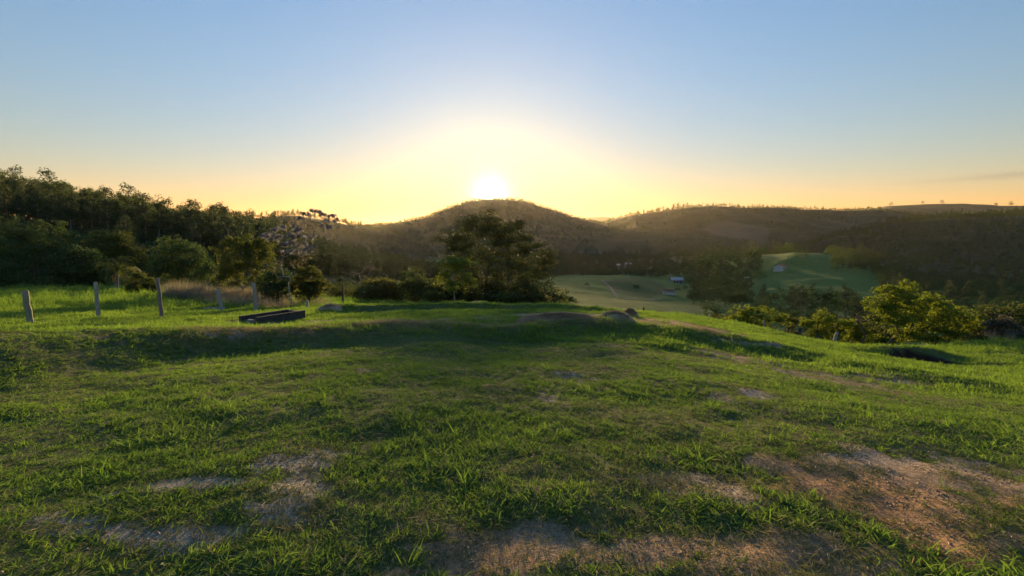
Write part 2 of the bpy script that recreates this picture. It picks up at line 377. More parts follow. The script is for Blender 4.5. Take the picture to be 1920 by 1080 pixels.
# ------------------------------------------------------------------ bare patches (photo position, size in pixels, reddish?, strength)
PATCH = [
 (300, 935, 110, 30, 0, 1.5), (170, 975, 110, 26, 0, 1.2), (470, 920, 140, 30, 0, 1.3), (520, 880, 80, 22, 0, 1.2), (330, 1000, 150, 34, 0, .45), (560, 985, 80, 20, 0, .35),
 (880, 1040, 150, 60, 1, 1.0), (830, 975, 80, 22, .9, .7), (700, 1075, 90, 25, 1, .7), (1150, 975, 60, 22, .1, 1.0), (1130, 1020, 150, 40, .35, .75), (1010, 1000, 60, 25, .6, .6),
 (1370, 925, 26, 20, .1, .95), (1300, 905, 110, 24, .3, .5), (1430, 862, 34, 12, .8, .8), (1540, 915, 110, 30, 1, 1.0), (1480, 880, 60, 18, .9, .7), (1290, 1050, 140, 40, .7, .7),
 (1500, 1040, 180, 50, .8, .75), (1800, 945, 130, 50, 1, 1.1), (1740, 890, 110, 28, .8, .85), (1880, 900, 80, 30, .4, .7), (1780, 1020, 80, 36, .9, .9), (1640, 860, 180, 18, .4, .55), (1910, 990, 50, 60, .5, .6), (1650, 970, 60, 30, .9, .7),
 (1570, 716, 56, 12, 0, .85), (1660, 712, 50, 7, 0, .7), (1425, 739, 26, 8, 0, .9), (1352, 745, 22, 12, 0, .6), (1395, 675, 60, 8, 0, .55), (1420, 645, 50, 6, 0, .6), (1090, 695, 60, 14, 0, .55), (1130, 648, 40, 6, .1, .4),
 (1025, 745, 20, 14, 0, .5), (640, 850, 110, 20, 0, .35), (720, 800, 120, 24, 0, .3), (480, 722, 20, 7, 0, .5), (690, 695, 24, 5, 0, .5),
 # worn edge along the lip of the bank
 (560, 606, 70, 5, .1, 1.3), (680, 604, 50, 4, .3, 1.1), (800, 601, 60, 4, .2, 1.4), (920, 597, 40, 3, .2, 1.0), (1060, 591, 100, 6, .65, 1.5), (1210, 598, 50, 5, .7, 1.6), (1275, 611, 52, 7, .8, 1.8), (420, 618, 80, 5, 0, .5), (200, 637, 120, 4, .1, .35), (50, 650, 80, 4, .1, .3),
 (405, 580, 22, 3, 0, .8), (445, 603, 14, 5, .3, .7), (1560, 636, 30, 4, 0, .6), (1740, 652, 40, 4, 0, .5),
]
_pt = []
for (px, py, rx, ry, rd, st) in PATCH:
    c = hit(px, py); a = hit(px + rx, py); b = hit(px, py + ry); b2 = hit(px, py - ry)
    ax = Vector((a.x - c.x, a.y - c.y)); bl = max(.12, .5 * (math.hypot(b.x - c.x, b.y - c.y) + math.hypot(b2.x - c.x, b2.y - c.y)))
    bl = min(bl, 1.6 if py > 660 else .62 if py > 586 else .8); ra = max(.15, abs(a.x - c.x))
    _pt.append((c.x, c.y, ra, bl, rd, st))
def patch_masks(x, y):
    bare = np.zeros_like(x); redw = np.zeros_like(x)
    for (cx, cy_, ra, rb, rd, st) in _pt:
        q = np.sqrt(((x - cx) / ra) ** 2 + ((y - cy_) / rb) ** 2)
        v = st * np.exp(-(q / .95) ** 3)
        redw += v * rd; bare = bare + v
    red = redw / np.maximum(bare, 1e-4)
    brk = .6 * fbm(x * 1.7, y * 2.4, 71, 4) + .4 * fbm(x * 6, y * 8, 72, 3)
    return np.clip(bare * 1.25, 0, 1.3) * (0.18 + 1.35 * smooth(.36, .60, brk)), np.clip(red + (fbm(x, y, 77, 2) - .5) * .7 * (red > .1), 0, 1)
# ------------------------------------------------------------------ the land as one polar sheet, cut into ground and hills
def build_land():
    front = np.radians(np.linspace(-76, 76, 641))
    back = np.radians(np.concatenate([np.linspace(80, 180, 22), np.linspace(185, 280, 20)]))
    az = np.concatenate([front, back]); nc = len(az)
    r = np.exp(np.linspace(math.log(.5), math.log(6000), 600)); nr = len(r)
    AZ, RR = np.meshgrid(az, r)
    X = RR * np.sin(AZ); Y = RR * np.cos(AZ)
    Z, who = land(X, Y, ident=True)
    V = np.stack([X, Y, Z], -1).reshape(-1, 3)
    V = np.vstack([V, [[0, 0, float(Z[0].mean())]]]); c0 = len(V) - 1
    i = np.arange(nr - 1)[:, None] * nc; j = np.arange(nc)[None, :]; jn = (j + 1) % nc
    Q = np.stack([i + j, i + jn, i + nc + jn, i + nc + j], -1)          # normal up?
    Q = Q[..., ::-1]
    cen_who = who[:-1, :]; cy_ = Y[:-1, :]; cx_ = X[:-1, :]
    xf, yf = V[:, 0], V[:, 1]
    rr = np.hypot(xf, yf)
    bare, red = patch_masks(xf, yf); nearm = rr < 60
    bare = np.where(nearm, bare, 0)
    whov = np.append(who.ravel(), -1)
    px = _px(xf, yf)
    wood = ((whov >= 0) & (rr > 60)).astype(float)
    green = smooth(22, 40, rr) * (1 - wood)
    # woods floor in the hollow, pasture kept open
    # project to find the ploughed fields and the fields of the middle distance
    py = 540 - 960 * np.tan(np.arctan2(V[:, 2] - EYE, np.maximum(yf, .1)) + PITCH)
    def blob(cx, cy, ax, ay, ymin, ymax, a=0.):
        dx, dy = px - cx, py - cy
        dx, dy = dx * math.cos(a) + dy * math.sin(a), -dx * math.sin(a) + dy * math.cos(a)
        return (1 - smooth(.8, 1.05, np.sqrt((dx / ax) ** 2 + (dy / ay) ** 2) + (fbm(xf / 20, yf / 20, 5, 2) - .5) * .25)) * (yf > ymin) * (yf < ymax)
    rid = lambda k: whov == RN.index(k)
    plough = np.clip(blob(1378, 433, 66, 16, 650, 1400, .08) + blob(1420, 446, 16, 24, 650, 1400, .5) * .7 + blob(1560, 420, 60, 8, 650, 1500) * .35 + blob(760, 462, 110, 12, 700, 1400, .1) * .4, 0, 1)
    plough = .4 * np.where(rid('right_far') | rid('sun_hill') | rid('middle_wood'), plough, 0)
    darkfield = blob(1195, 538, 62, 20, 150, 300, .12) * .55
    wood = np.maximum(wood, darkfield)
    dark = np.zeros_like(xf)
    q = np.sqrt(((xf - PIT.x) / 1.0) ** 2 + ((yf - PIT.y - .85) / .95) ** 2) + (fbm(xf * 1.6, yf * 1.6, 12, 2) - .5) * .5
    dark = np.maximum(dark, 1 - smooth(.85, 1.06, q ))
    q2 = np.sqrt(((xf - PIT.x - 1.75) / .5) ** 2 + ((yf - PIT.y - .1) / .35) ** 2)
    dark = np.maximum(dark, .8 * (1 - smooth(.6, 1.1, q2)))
    wood = np.where(rr < 40, 0, wood)
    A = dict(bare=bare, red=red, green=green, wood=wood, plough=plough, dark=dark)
    nm = {-1: ('ground', 'grassy knoll and the valley pasture below it'),
          'left_wood': ('hill', 'near wooded hillside rising on the left'), 'sun_hill': ('hill', 'rounded hill in front of the setting sun'),
          'left_far': ('hill', 'low wooded hill peeping over the left woods'), 'left_farther': ('hill', 'hazy hill left of the sun hill'),
          'gap_far': ('hill', 'palest distant hills in the gap right of the sun hill'), 'right_far': ('hill', 'long hill with a brown ploughed field, right of the sun'),
          'right_farther': ('hill', 'pale flat-topped hill on the far right skyline'), 'right_edge_far': ('hill', 'grassy far hill at the right edge of the skyline'),
          'middle_wood': ('hill', 'low wooded ridge across the middle of the valley'), 'right_wood': ('hill', 'dark wooded slope on the right')}
    for k in [-1] + RN:
        w = -1 if k == -1 else RN.index(k)
        sel = Q[cen_who == w]
        if w == -1:
            tri = np.stack([np.full(nc, c0), (np.arange(nc) + 1) % nc, np.arange(nc)], -1)
            faces = [sel, tri]
        else: faces = [sel]
        if not len(sel): continue
        used = np.unique(np.concatenate([f.ravel() for f in faces]))
        mp = np.full(len(V), -1); mp[used] = np.arange(len(used))
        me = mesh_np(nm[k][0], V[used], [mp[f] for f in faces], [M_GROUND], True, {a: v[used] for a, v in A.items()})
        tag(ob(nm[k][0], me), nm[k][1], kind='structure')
build_land()

# ------------------------------------------------------------------ the evening air
def build_haze():
    a, zb, zt = 6200.0, -75.0, 176.0
    v = [(x, y, z) for z in (zb, zt) for (x, y) in ((-a, -a), (a, -a), (a, a), (-a, a))]
    f = np.array([(3, 2, 1, 0), (4, 5, 6, 7), (0, 1, 5, 4), (1, 2, 6, 5), (2, 3, 7, 6), (3, 0, 4, 7)])
    m, t, out = new_mat('haze')
    pv = N(t, 'ShaderNodeVolumePrincipled'); pv.inputs['Color'].default_value = (.93, .83, .68, 1); pv.inputs['Density'].default_value = HAZE_D
    pv.inputs['Anisotropy'].default_value = HAZE_G
    t.links.new(pv.outputs[0], out.inputs['Volume'])
    o = ob('haze', mesh_np('haze', v, f, [m])); tag(o, 'thin warm evening haze filling the valley', kind='stuff')
HAZE_D = 0.000021; HAZE_G = .70
build_haze()
# ------------------------------------------------------------------ scattering of uncountable stuff (grass, woods read as one mass)
def proto(name, me):
    return bpy.data.objects.new(name, me)
def scatter(name, pts, rot, scl, idx, protos, label):
    """one object: the protos set out on points"""
    pc = bpy.data.collections.new(name + '_kinds')
    for p in protos: pc.objects.link(p)
    me = bpy.data.meshes.new(name); pts = np.asarray(pts, np.float32)
    me.vertices.add(len(pts)); me.vertices.foreach_set('co', pts.ravel())
    me.attributes.new('rot', 'FLOAT_VECTOR', 'POINT').data.foreach_set('vector', np.asarray(rot, np.float32).ravel())
    me.attributes.new('scl', 'FLOAT_VECTOR', 'POINT').data.foreach_set('vector', np.asarray(scl, np.float32).ravel())
    me.attributes.new('pick', 'INT', 'POINT').data.foreach_set('value', np.asarray(idx, np.int32))
    o = ob(name, me); tag(o, label, kind='stuff')
    g = bpy.data.node_groups.new(name, 'GeometryNodeTree')
    g.interface.new_socket('Geometry', in_out='INPUT', socket_type='NodeSocketGeometry')
    g.interface.new_socket('Geometry', in_out='OUTPUT', socket_type='NodeSocketGeometry')
    L = g.links.new
    gi = g.nodes.new('NodeGroupInput'); go = g.nodes.new('NodeGroupOutput')
    ci = g.nodes.new('GeometryNodeCollectionInfo'); ci.inputs[0].default_value = pc; ci.inputs[1].default_value = True; ci.inputs[2].default_value = True
    ip = g.nodes.new('GeometryNodeInstanceOnPoints'); ip.inputs['Pick Instance'].default_value = True
    def na(nm, ty):
        n = g.nodes.new('GeometryNodeInputNamedAttribute'); n.data_type = ty; n.inputs[0].default_value = nm
        return next(s for s in n.outputs if s.enabled and s.name == 'Attribute')
    L(gi.outputs[0], ip.inputs['Points']); L(ci.outputs[0], ip.inputs['Instance'])
    L(na('pick', 'INT'), ip.inputs['Instance Index'])
    e2r = g.nodes.new('FunctionNodeEulerToRotation'); L(na('rot', 'FLOAT_VECTOR'), e2r.inputs[0]); L(e2r.outputs[0], ip.inputs['Rotation'])
    L(na('scl', 'FLOAT_VECTOR'), ip.inputs['Scale']); L(ip.outputs[0], go.inputs[0])
    md = o.modifiers.new('scatter', 'NODES'); md.node_group = g
    return o

def blades(n, length, width, spread, lean, droop, seed, segs=3, up=0.0):
    """n arching blades rising from a small patch of ground"""
    q = np.random.default_rng(seed)
    V = []; F4 = []; F3 = []
    for k in range(n):
        a = q.uniform(0, 2 * PI); rr = spread * math.sqrt(q.uniform()); bx, by = rr * math.cos(a), rr * math.sin(a)
        dirn = q.uniform(0, 2 * PI); l = length * q.uniform(.55, 1.25); w = width * q.uniform(.7, 1.2)
        th = R(q.uniform(*lean)); dr = R(q.uniform(*droop)) / segs
        dx, dy = math.cos(dirn), math.sin(dirn); p = np.array([bx, by, -.008]); tw = q.uniform(-.7, .7)
        b0 = len(V)
        for s in range(segs + 1):
            f = s / segs; ww = w * (1 - f ** 1.7) * (.75 + .5 * f if f < .4 else 1) * .5
            sd = np.array([-dy * math.cos(tw), dx * math.cos(tw), math.sin(tw)])
            if s < segs: V.append(p - sd * ww); V.append(p + sd * ww)
            else: V.append(p.copy())
            p = p + l / segs * np.array([dx * math.sin(th), dy * math.sin(th), math.cos(th)])
            th += dr
        for s in range(segs - 1): F4.append((b0 + 2 * s, b0 + 2 * s + 1, b0 + 2 * s + 3, b0 + 2 * s + 2))
        e = b0 + 2 * (segs - 1); F3.append((e, e + 1, e + 2))
    return np.array(V), [np.array(F4).reshape(-1, 4), np.array(F3)]

M_GRASS = leaf_mat('grass_blade', (.098, .172, .046), (.218, .292, .078), trans=.5, tcol=(1.08, 1.3, .45), rough=.75, spec=.08, vary=.55)
M_GRASSD = leaf_mat('grass_worn', (.075, .105, .042), (.160, .19, .080), trans=.35, rough=.75, spec=.08)
M_WEED = leaf_mat('weed_leaf', (.06, .13, .045), (.13, .21, .06), trans=.4, rough=.7, spec=.08)
M_STRAW = leaf_mat('straw', (.22, .175, .105), (.40, .34, .22), trans=.35, tcol=(1.2, 1.1, .8), rough=.7, spec=.1)
M_DRY = leaf_mat('dry_stalk', (.17, .16, .12), (.30, .285, .22), trans=.35, tcol=(1.2, 1.1, .8), rough=.7, spec=.1)

GAZ = 74
def view_ok(x, y, margin=420):
    p = _px(x, y); return (y > .1) & (((p > -margin) & (p < 1920 + margin)) | (np.hypot(x, y) < 14))
def scatter_points(n, r0, r1, seed):
    q = np.random.default_rng(seed)
    r = np.sqrt(q.uniform(r0 * r0, r1 * r1, n)); a = np.radians(q.uniform(-GAZ, GAZ, n))
    return r * np.sin(a), r * np.cos(a), q
def in_pit(x, y, k=1.0): return np.hypot((x - PIT.x) / 1.0, (y - PIT.y - .85) / .95) + (fbm(x * 1.6, y * 1.6, 12, 2) - .5) * .5 < k
def build_grass():
    lush = [proto(f'tuft_a{i}', mesh_np('tuft', *blades(21, .060, .0088, .078, (38, 84), (5, 50), 100 + i), [M_GRASS])) for i in range(6)]
    tall = [proto(f'tuft_b{i}', mesh_np('tuft', *blades(12, .125, .012, .06, (25, 68), (25, 75), 120 + i), [M_GRASS])) for i in range(3)]
    worn = [proto(f'tuft_c{i}', mesh_np('tuft', *blades(16, .055, .005, .08, (45, 85), (5, 40), 140 + i), [M_GRASSD])) for i in range(4)]
    far_ = [proto(f'tuft_d{i}', mesh_np('tuft', *blades(18, .12, .016, .16, (15, 65), (10, 60), 160 + i, segs=2), [M_GRASS])) for i in range(4)]
    strw = [proto(f'tuft_e{i}', mesh_np('tuft', *blades(14, .10, .004, .10, (50, 88), (0, 30), 180 + i, segs=2), [M_STRAW])) for i in range(3)]
    dead = [proto(f'tuft_f{i}', mesh_np('tuft', *blades(14, .075, .006, .08, (50, 86), (0, 40), 190 + i), [M_STRAW])) for i in range(3)]
    weed = [proto(f'tuft_g{i}', mesh_np('tuft', *blades(11, .055, .030, .035, (35, 75), (20, 60), 195 + i), [M_WEED])) for i in range(2)]
    P, RT, S, I = [], [], [], []; W = [[], [], [], []]; T = [[], [], [], []]
    for (r0, r1, dens, big) in ((.5, 5, 700, 0), (5, 9, 420, 0), (9, 16, 270, 0), (12, 24, 100, 1), (24, 46, 45, 1)):
        n = int(dens * (r1 * r1 - r0 * r0) * R(GAZ)); x, y, q = scatter_points(n, r0, r1, int(r1 * 10))
        bare, red = patch_masks(x, y)
        fine = fbm(x * 1.4, y * 1.4, 201, 4); broad = fbm(x * .35, y * .35, 205, 3)
        u = q.uniform(size=n)
        wear = np.clip(bare * 1.25 + (smooth(.50, .75, fine) * .28) + smooth(.5, .72, broad) * .12, 0, 1.6)
        hoof = (1 - smooth(4.2, 6.3, np.hypot(x - 1.2, y * .9))) * .28           # trodden near the viewer, more to the right
        wear = wear + .5 * (fbm(x * 5, y * 5, 207, 2) - .5) * (bare > .1) + hoof * smooth(-1.5, 2.5, x)
        ok = view_ok(x, y) & ~in_pit(x, y, 1.0)
        lipd = y - np.interp(_px(x, y), BANK1[0], BANK1[1]); wear = wear + .75 * np.exp(-((lipd - .25) / .45) ** 2) * smooth(430, 700, _px(x, y)) * (1 - smooth(1300, 1380, _px(x, y)))
        isl = ok & (u > wear); isw = ok & ~isl & (q.uniform(size=n) > (bare - .55) * .8)
        z = land(x, y)
        vig = .66 + .34 * smooth(.35, .7, 1 - fine) + .25 * (q.uniform(size=n) - .5)      # taller where it thrives
        for sel, dst, kind in ((isl, (P, RT, S, I), 'l'), (isw, W, 'w')):
            m = sel.sum(); 
            if not m: continue
            if kind == 'w' and big: continue
            sc = q.uniform(.7, 1.2, m) * (vig[sel] if kind == 'l' else 1.0)
            if big: sc = sc * (1.25 if r1 > 30 else .95)
            dst[0].append(np.stack([x[sel], y[sel], z[sel]], 1)); dst[1].append(np.stack([q.normal(0, .14, m), q.normal(0, .14, m), q.uniform(0, 6.28, m)], 1))
            dst[2].append(np.stack([sc, sc, sc * q.uniform(.8, 1.2, m)], 1))
            if kind == 'w': dst[3].append(q.integers(0, 4, m))
            else:
                t = q.uniform(size=m) < (.025 * smooth(.52, .35, fine[sel]) + .004)
                dst[3].append(np.where(np.full(m, bool(big)), 9 + q.integers(0, 4, m), np.where(t, 6 + q.integers(0, 3, m), np.where(q.uniform(size=m) < .05, 13 + q.integers(0, 3, m), np.where(q.uniform(size=m) < .03, 16 + q.integers(0, 2, m), q.integers(0, 6, m))))))
    cat = np.concatenate
    scatter('lawn_grass', cat(P), cat(RT), cat(S), cat(I), lush + tall + far_ + dead + weed, 'short bright green grass covering the knoll')
    scatter('worn_grass', cat(W[0]), cat(W[1]), cat(W[2]), cat(W[3]), worn, 'thin trampled dull grass on the worn ground')
    # cut straw along the lip of the bank
    x, y, q = scatter_points(200000, 8, 20, 77)
    bare, red = patch_masks(x, y); p = _px(x, y)
    Yl = np.interp(p, BANK1[0], BANK1[1]); d = y - Yl
    pr = np.exp(-((d - .1) / .55) ** 2) * (.35 + .65 * smooth(.45, .6, fbm(x * .8, y * .8, 9, 3))) * smooth(200, 500, p) * (1 - smooth(1300, 1420, p)) * 1.2
    pr = pr + .12 * np.clip(bare, 0, 1)
    ok = view_ok(x, y) & (q.uniform(size=len(x)) < pr); x, y = x[ok], y[ok]; m = len(x)
    scatter('straw_litter', np.stack([x, y, land(x, y) + .01], 1), np.stack([q.normal(0, .15, m), q.normal(0, .15, m), q.uniform(0, 6.28, m)], 1), np.repeat(q.uniform(.7, 1.3, m)[:, None], 3, 1), q.integers(0, 3, m), strw, 'pale cut straw lying along the lip of the bank')
build_grass()

def build_crumbs():
    m1 = rough_mat('soil_crumb', (.22, .15, .10), (.42, .31, .22), 40, .5)
    ps = []
    q = np.random.default_rng(8)
    for i in range(4):
        v = np.array([(1, 0, 0), (-1, 0, 0), (0, 1, 0), (0, -1, 0), (0, 0, .7), (0, 0, -.7)], float) + q.normal(0, .22, (6, 3))
        f = np.array([(0, 2, 4), (2, 1, 4), (1, 3, 4), (3, 0, 4), (2, 0, 5), (1, 2, 5), (3, 1, 5), (0, 3, 5)])
        ps.append(proto(f'crumb_{i}', mesh_np('crumb', v * .011, f, [m1])))
    x, y, q = scatter_points(150000, 1.2, 11, 91); bare, red = patch_masks(x, y)
    ok = view_ok(x, y) & (q.uniform(size=len(x)) < np.clip(bare, 0, 1) * .9 + .03) & (fbm(x * 4, y * 4, 33, 2) > .42); x, y = x[ok], y[ok]; m = len(x)
    s = np.minimum(np.exp(q.normal(-.6, .6, m)), 1.4)
    scatter('soil_crumbs', np.stack([x, y, land(x, y)], 1), np.stack([q.uniform(0, 6, m)] * 3, 1), np.repeat(s[:, None], 3, 1), q.integers(0, 4, m), ps, 'small crumbs of earth and grit strewn over the bare soil')
build_crumbs()

def build_litter():
    ps = [proto(f'litter_{i}', mesh_np('litter', *blades(7, .07, .0045, .10, (76, 92), (-8, 12), 230 + i, segs=2), [M_STRAW])) for i in range(3)]
    x, y, q = scatter_points(52000, 1.2, 9, 92); bare, red = patch_masks(x, y)
    ok = view_ok(x, y) & (q.uniform(size=len(x)) < np.clip(bare * .35 + .10, 0, .5) * smooth(.35, .6, fbm(x * 2, y * 2, 35, 3))); x, y = x[ok], y[ok]; m = len(x)
    scatter('dry_litter', np.stack([x, y, land(x, y) + .012], 1), np.stack([q.normal(0, .1, m), q.normal(0, .1, m), q.uniform(0, 6.28, m)], 1), np.repeat(q.uniform(.6, 1.2, m)[:, None], 3, 1), q.integers(0, 3, m), ps, 'dead grass blades lying on the worn ground')
build_litter()
# ------------------------------------------------------------------ trees
def tube(paths, sides=6):
    """paths: list of (points (k,3), radii (k,)) -> one mesh of tapering tubes"""
    V = []; F = []; b = 0
    ang = np.linspace(0, 2 * PI, sides, endpoint=False)
    for pts, rad in paths:
        pts = np.asarray(pts, float); k = len(pts)
        tg = np.gradient(pts, axis=0); tg /= np.maximum(np.linalg.norm(tg, axis=1, keepdims=True), 1e-9)
        ref = np.where(np.abs(tg[:, 2:3]) > .9, np.array([[1., 0, 0]]), np.array([[0, 0, 1.]]))
        s = np.cross(tg, ref); s /= np.maximum(np.linalg.norm(s, axis=1, keepdims=True), 1e-9); t2 = np.cross(tg, s)
        ring = pts[:, None, :] + (s[:, None, :] * np.cos(ang)[None, :, None] + t2[:, None, :] * np.sin(ang)[None, :, None]) * np.asarray(rad)[:, None, None]
        V.append(ring.reshape(-1, 3))
        i = np.arange(k - 1)[:, None] * sides + b; j = np.arange(sides)[None, :]; jn = (j + 1) % sides
        F.append(np.stack([i + j, i + jn, i + sides + jn, i + sides + j], -1).reshape(-1, 4)); b += k * sides
    return np.concatenate(V), np.concatenate(F)

def leaf_cards(c, size, q, up=.3, aspect=.5, droop=0.0):
    """folded leaf-shaped quads at points c"""
    n = len(c)
    nrm = q.normal(size=(n, 3)); nrm[:, 2] = np.abs(nrm[:, 2]) + up; nrm /= np.linalg.norm(nrm, axis=1, keepdims=True)
    a = np.cross(nrm, q.normal(size=(n, 3))); a /= np.maximum(np.linalg.norm(a, axis=1, keepdims=True), 1e-6)
    a[:, 2] -= droop; a /= np.linalg.norm(a, axis=1, keepdims=True)
    b = np.cross(nrm, a); b /= np.maximum(np.linalg.norm(b, axis=1, keepdims=True), 1e-6)
    s = size * q.uniform(.6, 1.3, n)[:, None]
    v = np.stack([c - a * s * .5, c + b * s * aspect * .5 - nrm * s * .06, c + a * s * .5, c - b * s * aspect * .5 - nrm * s * .06], 1).reshape(-1, 3)
    f = np.arange(n * 4).reshape(n, 4)
    return v, f

def skeleton(trunk, ends, q, sag=.12, rtip=.012, rmax=.3, reach=1.0, kink=.12):
    """joins every end point to the nearest part of what has grown so far; pipe-model thickness"""
    nodes = [np.array(p, float) for p in trunk]; par = [-1] + list(range(len(trunk) - 1)); paths = []
    top = nodes[-1]; base_i = max(1, len(trunk) // 2)
    order = np.argsort([np.linalg.norm(e - top) for e in ends])
    for oi in order:
        e = np.asarray(ends[oi], float)
        arr = np.array(nodes[base_i:]); d = np.linalg.norm(arr - e, axis=1)
        pen = np.where(arr[:, 2] > e[2] + .1, (arr[:, 2] - e[2]) * 1.2, 0)
        i = int(np.argmin(d * reach + pen)) + base_i; a = nodes[i]; dist = np.linalg.norm(e - a)
        k = max(1, min(4, int(dist / max(.35, .12 * np.linalg.norm(e - nodes[0])))))
        prev = i; ids = [i]
        for s in range(1, k + 1):
            f = s / k; p = a + (e - a) * f
            if s < k: p = p + q.normal(0, kink * dist / k, 3) + np.array([0, 0, sag * dist * math.sin(PI * f)])
            nodes.append(p); par.append(prev); prev = len(nodes) - 1; ids.append(prev)
        paths.append(ids)
    n = len(nodes); w = np.zeros(n); ch = np.zeros(n, int)
    for i in range(n):
        if par[i] >= 0: ch[par[i]] += 1
    w[ch == 0] = rtip ** 2.3
    for i in range(n - 1, 0, -1):
        w[par[i]] += w[i]
    r = np.minimum(w ** (1 / 2.3), rmax)
    tr = list(range(len(trunk))); P = np.array(nodes)
    out = [(P[tr], r[tr] * np.linspace(1.12, 1, len(tr)))]
    for ids in paths:
        rr = r[ids].copy(); rr[0] = min(rr[0], rr[1] * 1.35); out.append((P[ids], rr))
    return out

def clump_points(centers, crad, per, q, flat=.6):
    n = len(centers); d = q.normal(size=(n, per, 3)); d /= np.linalg.norm(d, axis=2, keepdims=True)
    rr = q.uniform(.35, 1.0, (n, per, 1)) ** .6
    cr = (crad * q.uniform(.6, 1.25, (n, 1, 1)))
    p = d * rr * cr * np.array([1, 1, flat])
    return (np.asarray(centers)[:, None, :] + p).reshape(-1, 3)

def shell_centers(ells, n, q, inner=.62, low=-1.0):
    """clump centres spread through the outer part of a set of ellipsoids ((cx,cy,cz),(rx,ry,rz))"""
    vol = np.array([e[1][0] * e[1][1] * e[1][2] for e in ells]) ** .75; cnt = np.maximum(1, np.round(n * vol / vol.sum()).astype(int))
    out = []
    for (c, r), m in zip(ells, cnt):
        got = []
        while len(got) < m:
            d = q.normal(size=3); d /= np.linalg.norm(d)
            if d[2] < low: continue
            got.append(np.array(c) + d * np.array(r) * q.uniform(inner, 1.0))
        out += got
    return out

def tree_parts(seed, trunk, ells, n_clump, crad, per, leaf, rtip=.012, rmax=.3, flat=.6, up=.3, aspect=.5, droop=0., low=-.5, inner=.55, sides=6, sag=.12, ends_extra=(), kink=.12):
    q = np.random.default_rng(seed)
    cs = shell_centers(ells, n_clump, q, inner, low)
    wood = tube(skeleton(trunk, list(cs) + [np.array(e, float) for e in ends_extra], q, sag, rtip, rmax, kink=kink), sides)
    lv = leaf_cards(clump_points(cs, crad, per, q, flat), leaf, q, up, aspect, droop)
    return wood, lv
def tree_thing(name, label, cat, loc, parts, leafm, barkm, group=None, rz=0, scale=None, crown='crown', stem='trunk'):
    t = thing(name, label, cat, loc, rz, group, scale)
    ob(stem, mesh_np(stem, parts[0][0], parts[0][1], [barkm], True), t)
    ob(crown, mesh_np(crown, parts[1][0], parts[1][1], [leafm]), t)
    return t
def dup(src, label, loc, rz=0, scale=1.0, group=None):
    r = src.copy(); COL.objects.link(r); r.location = loc; r.rotation_euler = (0, 0, rz); r.scale = scale if hasattr(scale, '__len__') else (scale,) * 3
    r['label'] = label
    if group: r['group'] = group
    for c in src.children:
        d = c.copy(); COL.objects.link(d); d.parent = r
        for g in c.children:
            e = g.copy(); COL.objects.link(e); e.parent = d
    return r

M_BARK = rough_mat('bark', (.07, .055, .042), (.16, .13, .10), 9, .6, 30, stretch=(1, 1, .3))
M_BARKP = rough_mat('pale_bark', (.17, .155, .13), (.34, .31, .27), 7, .4, 24, stretch=(1, 1, .35))
M_BARKG = rough_mat('grey_bark', (.13, .125, .125), (.27, .26, .26), 8, .5, 26, stretch=(1, 1, .35))
M_LDARK = leaf_mat('leaf_dark', (.042, .074, .032), (.095, .135, .056), trans=.3, tcol=(1.2, 1.3, .5), vary=.4)
M_LMID = leaf_mat('leaf_mid', (.045, .070, .024), (.105, .135, .045), trans=.35, vary=.4)
M_LBIG = leaf_mat('leaf_big_tree', (.045, .068, .027), (.105, .128, .050), trans=.24, tcol=(1.15, 1.1, .5), vary=.35)
M_LBRIGHT = leaf_mat('leaf_bright', (.082, .138, .026), (.180, .240, .045), trans=.5, vary=.3)
M_LOLIVE = leaf_mat('leaf_olive', (.042, .062, .018), (.105, .120, .036), trans=.4, vary=.3)
M_LSILV = leaf_mat('leaf_silver', (.12, .123, .15), (.21, .212, .25), trans=.4, tcol=(1, 1, .9), rough=.6, vary=.2)
M_LBAMB = leaf_mat('leaf_bamboo', (.048, .075, .024), (.11, .135, .042), trans=.4, vary=.3)
M_LEUC = leaf_mat('leaf_eucalyptus', (.040, .066, .034), (.092, .120, .058), trans=.25, tcol=(1.2, 1.2, .6), vary=.45)
M_LGREY = leaf_mat('leaf_grey', (.07, .07, .058), (.14, .135, .11), trans=.25, vary=.3)

# ---- woods: eucalyptus plantation on the left hill, mixed woods elsewhere
def euc_parts(seed, h=15., w=2.2, per=28, leaf=.42, clumps=66):
    q = np.random.default_rng(seed)
    lean = q.normal(0, .25, 2)
    trunk = [(lean[0] * f * f, lean[1] * f * f, h * f * .9) for f in np.linspace(0, 1, 8)]
    ell = [((0, 0, h * .42), (w * .7, w * .7, h * .12)), ((0, 0, h * .60), (w * .9, w * .9, h * .16)), ((lean[0] * .6, lean[1] * .6, h * .76), (w, w, h * .17)), ((lean[0], lean[1], h * .9), (w * .62, w * .62, h * .11))]
    return tree_parts(seed, trunk, ell, clumps, w * .42, per, leaf, rtip=.025, rmax=.17, flat=.8, low=-.6, inner=.3, sides=5)
def round_parts(seed, h=9., w=4., per=34, leaf=.5, clumps=42):
    q = np.random.default_rng(seed)
    trunk = [(q.normal(0, .08) * f * 3, q.normal(0, .08) * f * 3, h * .45 * f) for f in np.linspace(0, 1, 5)]
    ell = [((0, 0, h * .58), (w, w, h * .38)), ((q.normal(0, w * .3), q.normal(0, w * .3), h * .75), (w * .6, w * .6, h * .25)), ((q.normal(0, w * .4), q.normal(0, w * .4), h * .45), (w * .8, w * .8, h * .3))]
    return tree_parts(seed, trunk, ell, clumps, w * .33, per, leaf, rtip=.03, rmax=.25, low=-.35, sides=5)
def joined(name, parts, leafm, barkm):
    (wv, wf), (lv, lf) = parts
    return mesh_np(name, np.vstack([wv, lv]), np.vstack([wf, lf + len(wv)]), [barkm, leafm], False, None, np.concatenate([np.zeros(len(wf)), np.ones(len(lf))]))

